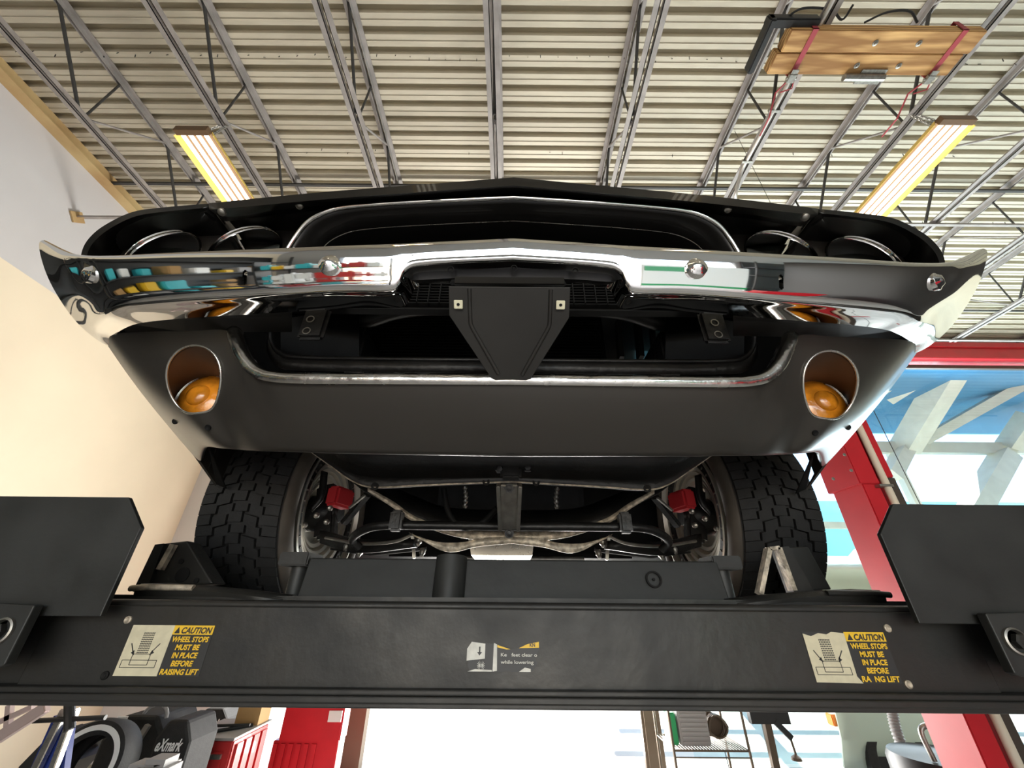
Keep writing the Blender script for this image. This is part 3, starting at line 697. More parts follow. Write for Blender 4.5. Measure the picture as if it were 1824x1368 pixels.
# body of crossmember behind the flanges
H0 = [P(600, 835, 1.18), P(660, 850, 1.2), P(740, 885, 1.24), P(800, 905, 1.26), cx(P(912, 910, 1.26))]
H1 = [P(650, 876, 1.13), P(700, 902, 1.15), P(740, 925, 1.18), P(800, 946, 1.20), cx(P(912, 952, 1.20))]
strip(H0, H1, 'crossmember', M['frameblk'])
# sway bar and bushings, control arms, tie rods, struts
sb = [P(640, 975, 1.25), P(628, 960, 1.22), P(645, 945, 1.15), P(680, 936, 1.12), P(760, 936, 1.12), cx(P(912, 938, 1.12))]
m = MB(); m.tube(both(catmull(sb, 6)), .012, 10); m.build('sway_bar', M['frameblk'], car, smooth=60)
for s in (-1, 1):
    f = (lambda q: q) if s < 0 else mir
    def fp(u, v, Y): return f(P(u, v, Y))
    m = MB(); a_ = fp(707, 925, 1.10); m.box(a_+V(0, 0, -.004), (.034, .03, .055), None, .006); m.build('bushing_clamp', M['frameblk'], car)
    m = MB(); m.bar(fp(655, 880, 1.15), fp(612, 932, 1.22), .022, .016, .003); m.build('strut_bracket', M['frameblk'], car)
    m = MB(); m.bar(fp(650, 882, 1.13), fp(622, 905, 1.16), .010, .006, .002); m.build('strut_edge', M['steel'], car)
    m = MB(); m.tube(catmull([fp(580, 958, 1.36), fp(640, 968, 1.28), fp(700, 965, 1.22), fp(735, 952, 1.2)], 6), .005, 8); m.build('strut_rod', M['steel'], car, smooth=60)
    m = MB(); m.grid([catmull([fp(575, 945, 1.38), fp(640, 960, 1.34), fp(735, 960, 1.30)], 5), catmull([fp(575, 968, 1.38), fp(640, 985, 1.34), fp(740, 975, 1.30)], 5)]); m.build('control_arm', M['frameblk'], car, smooth=60, solid=.03)
    m = MB(); m.tube([fp(590, 975, 1.4), fp(660, 986, 1.42), fp(760, 976, 1.45)], .008, 8); m.build('tie_rod', M['frameblk'], car, smooth=60)
    for (u, v, r_) in ((640, 985, .011), (745, 965, .012), (752, 985, .010), (617, 975, .010)):
        m = MB(); q = fp(u, v, 1.34); m.lathe(q, (0, -.6, -1), [(-.012, r_), (0, r_), (.004, r_*.7), (.012, r_*.6), (.014, 0)], 12); m.build('ball_joint', M['steel'], car, smooth=40)
    m = MB(); m.bar(fp(735, 955, 1.4), fp(738, 995, 1.4), .014, .01, .002); m.build('link', M['steel'], car)
    m = MB(); m.tube(catmull([fp(828, 866, 1.15), fp(830, 885, 1.16), fp(828, 905, 1.17)], 5), [.005+.003*(i % 2) for i in range(11)], 8); m.build('fitting', M['steel'], car)
m = MB(); m.tube(catmull([P(790, 870, 1.1), P(800, 915, 1.12), P(825, 940, 1.12), P(860, 930, 1.12), P(885, 905, 1.1)], 8), .008, 10); m.build('hose', M['black'], car, smooth=60)
# oil pan
a_ = P(840, 975, 1.75); b_ = P(948, 998, 1.75)
m = MB(); z1 = a_.z+.03; z0 = b_.z-.0
m.grid([[V(x*(.88 if k in (0,) else 1), y, z) for (x, y) in ((a_.x, 1.55), (b_.x, 1.55), (b_.x, 2.0), (a_.x, 2.0), (a_.x, 1.55))] for k, z in enumerate((z0, z1))]); m.mm((a_.x*.88, 1.56, z0), (b_.x*.88, 2.0, z0+.002)); m.build('oil_pan', M['alu'], car, solid=.003, bev=.004)
m = MB(); m.cyl(P(780, 994, 1.9), P(1040, 996, 1.9), .012, 10); m.mm((-.30, 2.0, .06), (-.24, 5, .11), .02); m.mm((.24, 2.0, .06), (.30, 5, .11), .02); m.build('exhaust', M['steel'], car)
# ---- wheels ----
WY, WZ, WR = 1.47, .275, .335
def wheel(s, y=WY):
    xo, xi = .905, .655
    f = (lambda q: V(s*q[0], q[1], q[2]))
    root = MB()
    prof = [(xi+.012, .245), (xi-.004, .262), (xi-.012, .285), (xi-.006, .307), (xi+.012, .322)]
    o = MB(); o.lathe(V(0, y, WZ), (s, 0, 0), [(a, r) for a, r in prof] + [(xo-.012, .322), (xo+.006, .307), (xo+.012, .285), (xo+.004, .262), (xo-.012, .245), (xo-.02, .24), (xi+.02, .24), (xi+.012, .245)], 96)
    wh = o.build('wheel', M['sidewall'], car, smooth=50)
    # tread: ribs with grooves and sipes
    NT = 72; tr_ = MB()
    w = (xo-xi)-.02; x0 = xi+.010
    ribs = [(0, .195), (.225, .39), (.42, .58), (.61, .775), (.805, 1.0)]
    for j, (a, b) in enumerate(ribs):
        for k in range(NT):
            z_ = .010*math.sin(k*2*PI/3)
            sl = .6 if j in (0, 4) else 1.3
            sg = -1 if j < 2 else (1 if j > 2 else 0)
            quad = []
            for (tx, tk) in ((a, 0), (b, 0), (b, .965 if j in (1, 2, 3) else .93), (a, .965 if j in (1, 2, 3) else .93)):
                off = sg*sl*(tx-.5)*1.6 + (.22*math.sin(k*PI) if 0 else 0)
                ang = (k+tk+off)*2*PI/NT
                sh = 1 if .12 < tx < .88 else .985
                zig = .006*(1 if (k % 2 == 0) else -1) if 0 < tx < 1 else 0
                quad.append((s*(x0+w*tx+zig), ang, sh))
            top = [tr_.bm.verts.new((q[0], y+math.cos(q[1])*WR*q[2], WZ+math.sin(q[1])*WR*q[2])) for q in quad]
            lo = [tr_.bm.verts.new((q[0], y+math.cos(q[1])*.320, WZ+math.sin(q[1])*.320)) for q in quad]
            tr_.bm.faces.new(top)
            for i in range(4): tr_.bm.faces.new((top[i], top[(i+1) % 4], lo[(i+1) % 4], lo[i]))
    tr_.lathe(V(0, y, WZ), (s, 0, 0), [(xi+.008, .3235), (xo-.008, .3235)], 96)
    tr_.build('tyre_tread', M['rubber'], wh)
    # rim barrel seen from inside
    k = MB(); k.lathe(V(0, y, WZ), (s, 0, 0), [(xi-.004, .247), (xi-.006, .240), (xi+.010, .236), (xi+.018, .222), (xi+.055, .218), (xi+.065, .216), (xi+.10, .214), (xi+.112, .210), (xi+.15, .208), (xi+.16, .20), (xi+.20, .19), (xi+.215, .13), (xi+.22, .05)], 72); k.build('rim', M['disc'], wh, smooth=25)
    k = MB(); k.lathe(V(0, y, WZ), (s, 0, 0), [(xi+.075, .06), (xi+.070, .10), (xi+.050, .104), (xi+.046, .116), (xi+.070, .120), (xi+.064, .126), (xi+.040, .128), (xi+.036, .139), (xi+.060, .143), (xi+.056, .149), (xi+.030, .151), (xi+.027, .162), (xi+.050, .166), (xi+.046, .172), (xi+.020, .174), (xi+.018, .186), (xi+.022, .19), (xi+.09, .19), (xi+.09, .06)], 64); k.build('brake_disc', M['disc'], wh, smooth=25)
    k = MB(); k.lathe(V(0, y, WZ), (s, 0, 0), [(xi-.03, .0), (xi-.03, .03), (xi, .045), (xi+.03, .06), (xi+.10, .065)], 36); k.build('hub', M['frameblk'], wh, smooth=30)
    if y > 2: return wh
    k = MB()
    for k_ in range(36):
        a = 2*PI*k_/36
        k.box(V(s*(xi+.009), y+math.cos(a)*.206, WZ+math.sin(a)*.206), (.004, .010, .003), Matrix.Rotation(a, 3, 'X'))
    k.build('disc_vents', M['steel'], wh)
    k = MB(); k.lathe(V(0, y, WZ), (s, 0, 0), [(xi+.022, .19), (xi+.012, .193), (xi+.010, .218), (xi+.03, .224)], 64); k.build('vent_ring', M['frameblk'], wh, smooth=25)
    return wh
for s in (-1, 1):
    wh = wheel(s)
    wheel(s, 4.25)
    f = (lambda q: q) if s < 0 else mir
    k = MB(); q = f(P(606, 887, 1.38)); k.box(q, (.05, .09, .065), Matrix.Rotation(.3*s, 3, 'Z'), .008); o = k.build('brake_caliper', M['caliper'], car)
    for (u, v) in ((588, 905), (564, 918), (582, 930), (543, 935)):
        k = MB(); k.lathe(f(P(u, v, 1.34)), (-s, -1, -.3), [(-.006, .009), (.004, .009), (.007, .005), (.008, 0)], 8); k.build('bolt', M['steel'], car, smooth=40)
    k = MB(); k.grid([catmull([f(P(572, 838, 1.36)), f(P(566, 880, 1.34)), f(P(548, 905, 1.33))], 6), catmull([f(P(584, 842, 1.36)), f(P(578, 885, 1.34)), f(P(556, 912, 1.33))], 6)]); k.build('dust_shield', M['frameblk'], car, smooth=60, solid=.004)
    k = MB(); k.bar(f(P(585, 865, 1.45)), f(P(580, 960, 1.45)), .05, .07, .01); k.build('knuckle', M['frameblk'], car)
    # inner fender blade behind the valance corner
    k = MB(); k.prism([f(P(370, 792, .93)), f(P(385, 862, 1.10)), f(P(402, 870, 1.12)), f(P(372, 840, 1.05)), ][:3], V(-s*.002, .003, 0)); k.build('wheel_lip', M['black'], car)

# =====================================================================
# LIFT
# =====================================================================
lift = empty('car_lift', (0, 1.5, FL), 'black four post car lift whose front crossbeam spans the lower frame', 'car lift')
BY = .85
m = MB()
zt = P(912, 1090, BY).z; zb = P(912, 1212, BY).z
m.mm((-.865, BY, zb-.02), (.865, BY+.012, zt+.005)); m.mm((-1.6, BY+.012, zb-.02), (1.6, BY+.12, zt-.004), .004)
z2 = P(912, 1267, .825).z; z3 = P(912, 1232, .825).z
m.mm((-1.6, .825, z2), (1.6, BY+.12, z3), .008); beam = m.build('crossbeam', M['lift'], lift, bev=.003)
m = MB(); q = P(912, 1081, .87); m.cyl((-.80, .862, q.z), (.80, .862, q.z), .008, 14); m.build('lock_rod', M['lift'], lift, smooth=50)
m = MB(); q = P(912, 1068, .93); m.mm((-.86, .93, q.z-.03), (.86, .96, q.z+.003), .003); m.build('rear_angle', M['lift'], lift)
for s in (-1, 1):
    # runway
    m = MB(); m.mm((min(s*.545, s*1.05), .97, -.12), (max(s*.545, s*1.05), 5.6, -.063), .004)
    m.mm((min(s*.545, s*.557), .97, -.12), (max(s*.545, s*.557), 5.6, -.035)); m.build('runway', M['lift'], lift)
    # rolled lip at the runway end
    m = MB(); up_ = [P(248, 1042, .935), P(300, 1041, .935), P(345, 1044, .935), P(430, 1052, .935), P(508, 1062, .935)]
    ff = (lambda q: q) if s < 0 else mir
    m.grid([[ff(V(q.x, q.y+.02, -.05)) for q in up_], [ff(V(q.x, q.y, q.z-.022)) for q in up_], [ff(V(q.x, q.y-.004, q.z-.008)) for q in up_], [ff(V(q.x, q.y+.004, q.z)) for q in up_], [ff(V(q.x, q.y+.05, q.z)) for q in up_], [ff(V(q.x, q.y+.09, -.064)) for q in up_]])
    m.build('runway_lip', M['lift'], lift, smooth=60, solid=.006)
    m = MB(); m.tube([ff(P(232, 1048, .93)), ff(P(262, 1046, .93)), ff(P(345, 1047, .93))], .006, 8); m.build('lip_hook', M['raw' if s<0 else 'lift'], lift, smooth=60)
    # wheel stop plate
    po = [(.727, -.030), (.727, .120), (.780, .178), (1.12, .178), (1.12, -.030)]
    m = MB(); m.prism([V(s*x, .80, z) for x, z in po], (0, .010, 0)); m.build('wheel_stop', M['liftplate'], lift, bev=.0015)
    m = MB(); pl_ = [P(62, 1078, .775), P(0, 1075, .775), P(-90, 1073, .775), P(-150, 1192, .775), P(-5, 1190, .775), P(8, 1184, .775)]
    m.prism([(q if s < 0 else mir(q)) for q in pl_], (0, .016, 0)); m.mm((s*.90, .79, -.10), (s*1.1, .85, -.03)); bk = m.build('guide_block', M['liftplate'], lift, bev=.002)
    c = P(4, 1124, .775) if s < 0 else P(1808, 1142, .775)
    k = MB(); k.lathe(V(c.x, .776, c.z), (0, -1, 0), [(0, .020), (.006, .020), (.007, .017), (.001, .015), (.001, 0)], 36); k.build('bushing', M['steel'], bk, smooth=40)
    k = MB(); k.lathe(V(c.x+s*.004, .774, c.z), (0, -1, 0), [(0, .012), (.008, .012), (.010, .009), (.010, 0)], 6); k.build('bolt', M['lift'], bk)
for (u, v) in ((229, 1104), (188, 1203), (1580, 1119), (1617, 1219)):
    q = P(u, v, BY); k = MB(); k.lathe(V(q.x, BY, q.z), (0, -1, 0), [(0, .0065), (.0025, .0065), (.004, .0045), (.0025, .002), (.0025, 0)], 18); k.build('bolt', M['raw'] if u != 188 else M['void'], beam, smooth=30)
for s in (-1, 1):
    m = MB(); m.mm((min(s*1.6, s*1.8), .76, FL), (max(s*1.6, s*1.8), .96, .30), .004); m.build('post', M['lift'], lift)
m = MB(); m.mm((-1.72, 4.82, -.30), (1.2, 5.0, -.121), .004); m.build('rear_crossbeam', M['lift'], lift)
# decals
def text(mb, s, x, z, h, w=None, shear=0.0, Y=BY, fat=.012, align='LEFT'):
    cu = bpy.data.curves.new('t', 'FONT'); cu.body = s; cu.size = 1; cu.offset = fat; cu.align_x = 'LEFT'; cu.resolution_u = 3
    o = bpy.data.objects.new('t', cu); COL.objects.link(o)
    bpy.context.view_layer.update()
    me = bpy.data.meshes.new_from_object(o.evaluated_get(bpy.context.evaluated_depsgraph_get()))
    bpy.data.objects.remove(o, do_unlink=True)
    xs = [v.co.x for v in me.vertices]; ys = [v.co.y for v in me.vertices]
    x0, x1 = min(xs), max(xs); sz = h/.73
    kx = (w/(x1-x0)) if w else sz*.8
    if align == 'C': x -= (x1-x0)*kx/2
    vs = [mb.bm.verts.new((x+(v.co.x-x0)*kx+shear*v.co.y*sz, Y, z+v.co.y*sz)) for v in me.vertices]
    for p_ in me.polygons:
        try: mb.bm.faces.new([vs[i] for i in p_.vertices])
        except ValueError: pass
    bpy.data.meshes.remove(me)
def flat(mb, pts, Y, dy=.0004): mb.prism([V(x, Y, z) for x, z in pts], (0, dy, 0))
def caution(x0, z1, worn, label):
    W_, Hh = .152, .0765
    z0 = z1-Hh; xs = x0+.078
    k = MB(); flat(k, [(x0, z0), (x0+W_, z0), (x0+W_, z1), (x0, z1)], BY-.0007); d = k.build('caution_decal', M['decalblk'], beam); d['label'] = label
    k = MB()
    if worn:
        pts = [(x0, z0+.001), (xs+.004, z0), (xs-.003, z0+.010), (xs, z1-.002), (x0+.055, z1), (x0+.045, z1-.004), (x0+.03, z1-.002), (x0+.015, z1-.007), (x0+.001, z1-.003)]
    else: pts = [(x0, z0), (xs, z0), (xs, z1), (x0, z1)]
    flat(k, pts, BY-.0012); k.build('picture_panel', M['cream'], d)
    k = MB(); flat(k, [(xs, z1-.0145), (x0+W_, z1-.0145), (x0+W_, z1), (xs, z1)], BY-.0012)
    k.build('yellow_band', M['yellow'], d)
    k = MB(); text(k, 'CAUTION', xs+.015, z1-.0125, .0098, .055, .18, BY-.0018, .032)
    flat(k, [(xs+.003, z1-.0125), (xs+.013, z1-.0125), (xs+.009, z1-.0025)], BY-.0018)
    # drawing: tyre, arrows, stop and runway
    tx = x0+.037; tz = z0+.033
    for i in range(7):
        for j in range(10):
            if 1: flat(k, [(tx-.0105+i*.003, tz+j*.0033), (tx-.0085+i*.003, tz+j*.0033+.0006), (tx-.0085+i*.003, tz+j*.0033+.0024), (tx-.0105+i*.003, tz+j*.0033+.0018)], BY-.0018)
    def line(a, b, w=.0009):
        a = V(a[0], 0, a[1]); b = V(b[0], 0, b[1]); d_ = (b-a).normalized(); n2 = V(-d_.z, 0, d_.x)*w/2
        flat(k, [((q).x, (q).z) for q in (a-n2, b-n2, b+n2, a+n2)], BY-.0018)
    for rct in ((tx-.031, z0+.012, tx+.031, z0+.023), (tx-.016, z0+.016, tx+.016, z0+.032)):
        line((rct[0], rct[1]), (rct[2], rct[1])); line((rct[2], rct[1]), (rct[2], rct[3])); line((rct[2], rct[3]), (rct[0], rct[3])); line((rct[0], rct[3]), (rct[0], rct[1]))
    line((tx-.026, z0+.048), (tx-.017, z0+.034), .0015); line((tx+.026, z0+.048), (tx+.015, z0+.034), .0015)
    for s_ in (-1, 1): flat(k, [(tx+s_*.014, z0+.030), (tx+s_*.021, z0+.034), (tx+s_*.016, z0+.038)], BY-.0018)
    k.build('drawing', M['decalblk'], d)
    k = MB(); cxx = xs+.037
    for i, (t_, w_) in enumerate((('WHEEL STOPS', .067), ('MUST BE', .043), ('IN PLACE', .045), ('BEFORE', .038), ('RAISING LIFT' if not worn else 'RA  NG LIFT', .067))):
        text(k, t_, cxx, z1-.0255-i*.0121, .0083, w_, .10, BY-.0018, .036, 'C')
    k.build('lettering', M['yellow'], d)
q = P(239, 1113, BY); caution(q.x, q.z, False, 'intact caution decal at left end of the beam')
q = P(1425, 1125, BY); caution(q.x+.002, q.z, True, 'torn caution decal at right end of the beam')
# torn centre decal
a_ = P(833, 1142, BY); b_ = P(961, 1197, BY)
x0, x1, z1, z0 = a_.x, b_.x, a_.z, b_.z; w_ = x1-x0; h_ = z1-z0
k = MB(); flat(k, [(x0+w_*.02, z0+.2*h_), (x0+w_*.05, z0), (x1-w_*.1, z0), (x1-.02*w_, z0+.3*h_), (x1-w_*.06, z0+.45*h_), (x1, z0+.75*h_), (x1-.0*w_, z1), (x0+w_*.75, z0+.78*h_), (x0+w_*.55, z0+.72*h_), (x0+w_*.40, z1-.1*h_), (x0+w_*.05, z1-.02*h_)], BY-.0007)
d = k.build('warning_decal', M['decalblk'], beam); d['label'] = 'torn keep feet clear decal in the middle of the beam'
k = MB(); flat(k, [(x0, z0+.35*h_), (x0+.25*w_, z0+.42*h_), (x0+.25*w_, z1-.08*h_), (x0+.06*w_, z1-.02*h_), (x0+.0*w_, z1-.25*h_)], BY-.0012)
flat(k, [(x0+.36*w_, z0), (x0+.42*w_, z0+.03*h_), (x0+.415*w_, z1-.1*h_), (x0+.37*w_, z1-.05*h_)], BY-.0012)
flat(k, [(x0+.02*w_, z0), (x0+.35*w_, z0), (x0+.35*w_, z0+.05*h_), (x0+.12*w_, z0+.08*h_)], BY-.0012)
flat(k, [(x0+.72*w_, z0), (x0+.88*w_, z0), (x0+.88*w_, z0+.10*h_), (x0+.80*w_, z0+.14*h_)], BY-.0012)
for i in range(8):
    an = PI*i/8; c_ = (x0+.20*w_, z0+.2*h_); dx, dz = math.cos(an)*.007, math.sin(an)*.007
    flat(k, [(c_[0]-dx, c_[1]-dz-.0004), (c_[0]+dx, c_[1]+dz-.0004), (c_[0]+dx, c_[1]+dz+.0004), (c_[0]-dx, c_[1]-dz+.0004)], BY-.0014)
k.build('picture_panel', M['decalwhite'], d)
k = MB(); flat(k, [(x0+.165*w_, z0+.62*h_), (x0+.185*w_, z0+.62*h_), (x0+.185*w_, z1-.18*h_), (x0+.165*w_, z1-.18*h_)], BY-.0018); flat(k, [(x0+.14*w_, z0+.64*h_), (x0+.21*w_, z0+.64*h_), (x0+.175*w_, z0+.52*h_)], BY-.0018)
k.build('arrow', M['decalblk'], d)
k = MB(); flat(k, [(x0+.42*w_, z0+.80*h_), (x0+.55*w_, z0+.73*h_), (x0+.60*w_, z0+.74*h_), (x0+.42*w_, z0+.88*h_)], BY-.0012); flat(k, [(x0+.72*w_, z0+.78*h_), (x1, z0+.80*h_), (x1, z1), (x0+.84*w_, z0+.92*h_)], BY-.0012); k.build('yellow_band', M['yellow'], d)
k = MB(); text(k, 'KN', x0+.87*w_, z0+.83*h_, .006, .010, 0, BY-.0018, .03); k.build('band_lettering', M['decalblk'], d)
k = MB(); text(k, 'Ke   feet clear o', x0+.47*w_, z0+.50*h_, .0055, .50*w_, 0, BY-.0018, .012); text(k, 'while lowering', x0+.47*w_, z0+.26*h_, .0055, .45*w_, 0, BY-.0018, .012); k.build('lettering', M['decalwhite'], d)

# sliding jack bridge between the runways
jk = empty('jack_bridge', (0, 1.1, -.04), 'dark grey sliding jack beam spanning between the two front tyres', 'jack')
JY = .98
m = MB(); c4 = [P(518, 1000, JY+.015), P(1258, 1000, JY+.015), P(1282, 1070, JY), P(508, 1066, JY)]
c4[1].z = c4[0].z; c4[2].z = c4[3].z
xl = -.475; 
m.prism([V(-.475, JY+.02, .085), V(.490, JY+.02, .085), V(.490, JY, -.0), V(-.475, JY, -.0)], (0, .16, 0)); m.mm((-.47, JY+.03, -.05), (.47, JY+.16, 0)); m.build('beam', M['liftplate'], jk, bev=.003)
q = P(800, 1040, JY); m = MB(); m.cyl((q.x, JY-.004, -.02), (q.x, JY+.014, .087), .036, 28); m.build('cylinder', M['liftplate'], jk, smooth=50)
q = P(1166, 1032, JY); k = MB(); k.lathe(V(q.x, JY+.006, q.z), (0, -1, .2), [(0, .018), (.003, .018), (.003, .014), (.0, .014)], 32); k.build('ring_mark', M['void'], jk); k = MB(); k.lathe(V(q.x, JY+.006, q.z), (0, -1, .2), [(0, .003), (.002, .003), (.002, 0)], 12); k.build('plug', M['void'], jk)
for s in (-1, 1):
    m = MB(); m.mm((s*.515-.035, JY+.02, .068), (s*.515+.035, JY+.10, .098), .003); m.build('end_block', M['lift'], jk)
    m = MB(); m.cyl((s*.512, JY+.06, -.058), (s*.512, JY+.06, .07), .020, 20); m.build('end_pin', M['liftplate'], jk, smooth=50)
# wheel chocks in front of the tyres
def chock(pts, dx, label, mt):
    r = empty('wheel_chock', (pts[0].x, .99, -.06), label, 'wheel chock', 'wheel chocks')
    return r
r = empty('wheel_chock', (.61, 1.0, -.06), 'black A-frame wheel chock against the right front tyre', 'wheel chock', 'wheel chocks')
CY = 1.0
a1 = P(1352, 1058, CY); a2_ = P(1368, 978, CY); a3 = P(1385, 976, CY); a4 = P(1412, 1052, CY)
m = MB(); m.bar(a1, a2_, .010, .02, up=(0, 1, 0)); m.bar(a3, a4, .010, .02, up=(0, 1, 0)); m.bar(a2_, a3, .008, .02, up=(0, 1, 0)); m.build('front_frame', M['raw'], r)
m = MB(); m.prism([P(1385, 975, CY+.002), P(1405, 973, CY+.002), P(1450, 1052, CY+.002), P(1415, 1055, CY+.002)], (0, .03, 0)); m.build('side_plate', M['lift'], r)
m = MB(); m.prism([P(1400, 974, CY+.04), P(1440, 974, CY+.04), P(1482, 1050, CY+.04), P(1440, 1052, CY+.04)], (0, .03, 0)); m.build('side_plate', M['liftplate'], r, bev=.003)
r = empty('wheel_chock', (-.62, 1.0, -.06), 'black wedge wheel chock with round holes against the left front tyre', 'wheel chock', 'wheel chocks')
m = MB(); m.prism([P(236, 1054, CY), P(276, 970, CY), P(292, 968, CY), P(262, 1050, CY)], (0, .03, 0)); m.build('side_plate', M['steel' if 0 else 'liftplate'], r)
m = MB(); m.prism([P(262, 1050, CY+.01), P(290, 968, CY+.01), P(333, 963, CY+.01), P(380, 1040, CY+.01)], (0, .05, 0)); o = m.build('wedge', M['lift'], r, bev=.004)
for (u, v, rr) in ((323, 1000, .006), (325, 1024, .016), (350, 1034, .006)):
    k = MB(); q = P(u, v, CY+.009); k.lathe(q, (0, -1, 0), [(0, rr), (.0015, rr), (.0015, 0)], 20); k.build('hole', M['void'], o)
m = MB(); m.bar(P(285, 1015, CY), P(310, 970, CY), .012, .012, up=(0, 1, 0)); m.build('guide_strip', M['raw'], r)

# red column of the neighbouring lift
PY = 1.92
la, lb = P(1481.6, 874, PY+.2), P(1560, 1064, PY+.2)
rx = P(1605, 874, PY)
post = empty('lift_column', ((la.x+rx.x)/2, PY, FL), 'tall glossy red lift column standing right of the right front tyre', 'lift column')
xa, xb = la.x, rx.x; w = xb-xa
def zat(u, v, Y=PY): return P(u, v, Y).z
zc = zat(1510, 862)
m = MB(); m.mm((xa, PY, FL), (xa+w*.48, PY+.20, zc+.02), .004); m.mm((xa+w*.48, PY+.05, FL), (xa+w*.62, PY+.20, 1.85)); m.mm((xa+w*.62, PY, zat(1600, 850)), (xb, PY+.2, 1.85), .004); m.mm((xa+w*.75, PY+.04, FL), (xb, PY+.2, 1.8)); m.build('column', M['red'], post)
m = MB(); m.mm((xa-.02, PY-.012, zc), (xa+w*.45, PY+.21, 1.85), .003); sl = m.build('sleeve', M['red'], post); 
for (u, v) in ((1504, 810), (1516, 838), (1484, 853)):
    k = MB(); q = P(u, v, PY-.012); k.lathe(q, (0, -1, 0), [(0, .008), (.002, .008), (.002, .004), (.0, .004), (0, 0)], 16); k.build('bolt_hole', M['steel'], sl)
m = MB(); m.mm((xa+w*.80, PY+.01, FL), (xb+.01, PY+.045, zat(1600, 850)), .002); m.build('cable_guard', M['mullion'], post)
a_ = P(1545, 790, PY-.0); m = MB(); xp = xa+w*.60; m.cyl((xp, PY-.012, FL), (xp, PY-.012, 1.8), .016, 14); cp = m.build('pipe', M['pvc'], post, smooth=50)
m = MB(); zc2 = zat(1575, 867); m.mm((xp-.05, PY-.03, zc2-.006), (xp+.018, PY+.0, zc2+.006)); m.build('pipe_clip', M['steel'], post)
m = MB(); m.mm((xa-.12, PY-.1, FL), (xb+.12, PY+.35, FL+.015)); m.build('base_plate', M['red'], post)
m = MB(); aa = P(1563, 745, 2.3); bb = P(1640, 900, 2.3); dd = (aa-bb); m.cyl(aa+dd*((DECK-aa.z)/dd.z), aa+dd*((FL-aa.z)/dd.z), .0022, 6); tag(m.build('cable', M['blackp']), 'thin black cable slanting down behind the right wheel stop plate', 'cable')

# =====================================================================
# OUTSIDE, RIGHT: blue canopy, white steel
# =====================================================================
m = MB(); m.mm((-25, BACK+.1, FL-.12), (30, 60, FL-.02)); struct(m.build('floor_outside', M['pave']))
can = empty('canopy', (6, 8, 2), 'white steel canopy frame with blue roof sheet outside the glass', 'canopy')
m = MB(); m.mm((1.5, BACK+.5, 4.25), (14, 10.2, 4.30)); m.build('roof_sheet', M['bluepanel'], can)
z_ = P(1700, 757, 10.2).z; m = MB(); m.mm((1.5, 10.2, z_-.25), (14, 10.3, 4.35)); m.build('fascia', M['cyan'], can)
z1 = P(1700, 787, 9.0).z; z0 = P(1700, 806, 9.0).z
m = MB(); m.mm((3, 9.0, z0), (14, 9.18, z1), .005); m.build('header_beam', M['whitesteel'], can)
def wb(p, q, w, d=None):
    k = MB(); k.bar(p, q, w, d or w*1.3, up=(0, 1, 0)); k.build('brace', M['whitesteel'], can)
wb(P(1706, 640, 7.0), P(1612, 797, 9.0), .36)
wb(P(1690, 645, 7.0), P(1585, 712, 8.2), .20)
wb(P(1830, 680, 7.4), P(1645, 785, 8.9), .20)
wb(P(1840, 740, 8.4), P(1800, 797, 9.0), .34)
wb(P(1612, 800, 9.0), P(1585, 850, 8.6), .26)
wb(P(1790, 812, 9.0), P(1690, 985, 8.6), .34)
wb(P(1640, 640, 7.2), P(1500, 740, 8.6), .3)
z_ = P(1500, 935, 9.3).z; m = MB(); m.mm((2.2, 9.3, z_-.07), (14, 9.42, z_+.07)); m.build('rail', M['whitesteel'], can)
wb(P(1545, 985, 9.3), P(1485, 1060, 8.6), .28)
z_ = P(1500, 1042, 9.3).z; m = MB(); m.mm((2.2, 9.3, z_-.10), (14, 9.42, z_+.06)); m.build('rail', M['whitesteel'], can)
for x in (4.3, 9.5): m = MB(); m.mm((x, 9.2, FL), (x+.15, 9.35, 3.3)); m.build('leg', M['whitesteel'], can)
m = MB(); m.mm((3.4, 14, FL), (20, 14.3, 3.2)); m.mm((3.4, 13.9, 2.4), (20, 14, 2.7)); o = tag(m.build('neighbour_building', M['cyan']), 'pale cyan building far outside the glass', 'building')
m = MB()
for i in range(60):
    c = V(random.uniform(3, 12), random.uniform(12.3, 13.0), FL+random.uniform(.4, 1.9)); r_ = random.uniform(.25, .5)
    bmesh.ops.create_icosphere(m.bm, subdivisions=2, radius=r_, matrix=Matrix.Translation(c))
for v in m.bm.verts: v.co += V(random.uniform(-.05, .05), random.uniform(-.05, .05), random.uniform(-.05, .05))
tag(m.build('hedge', M['foliage']), 'green hedge outside, seen low beyond the red column', 'hedge')
m = MB(); m.mm((2.5, 24, FL), (26, 24.5, 2.2)); tag(m.build('far_building', M['brick']), 'tan building across the sunlit pavement', 'building')

# =====================================================================
# BACKGROUND BELOW THE BEAM
# =====================================================================
# red tool cabinet
def bx(u0, u1, v, Y): return P(u0, v, Y).x, P(u1, v, Y).x
tc_ = empty('tool_cabinet', (-1.9, 3.9, FL), 'red metal tool cabinet with grey top and slatted side, bottom left', 'cabinet')
xa_, xb_ = bx(318, 414, 1330, 3.6); zt_ = P(370, 1318, 3.6).z
m = MB(); m.mm((xa_, 3.6, FL), (xb_, 4.06, zt_), .01); 
for i in range(4): m.mm((xb_, 3.64+i*.105, FL+.1), (xb_+.015, 3.71+i*.105, zt_-.03))
m.build('body', M['red2'], tc_)
m = MB(); m.mm((xa_-.01, 3.58, zt_), (xb_+.01, 4.08, zt_+.015)); m.build('top', M['greyp'], tc_)
for i in range(4):
    z = zt_-.06-.20*i; m = MB(); m.mm((xa_+.05, 3.585, z-.15), (xb_-.05, 3.6, z), .004); d_ = m.build('drawer', M['red2'], tc_); m = MB(); m.mm((xa_+.05, 3.57, z-.035), (xb_-.05, 3.59, z-.01)); m.build('handle', M['steel'], d_)
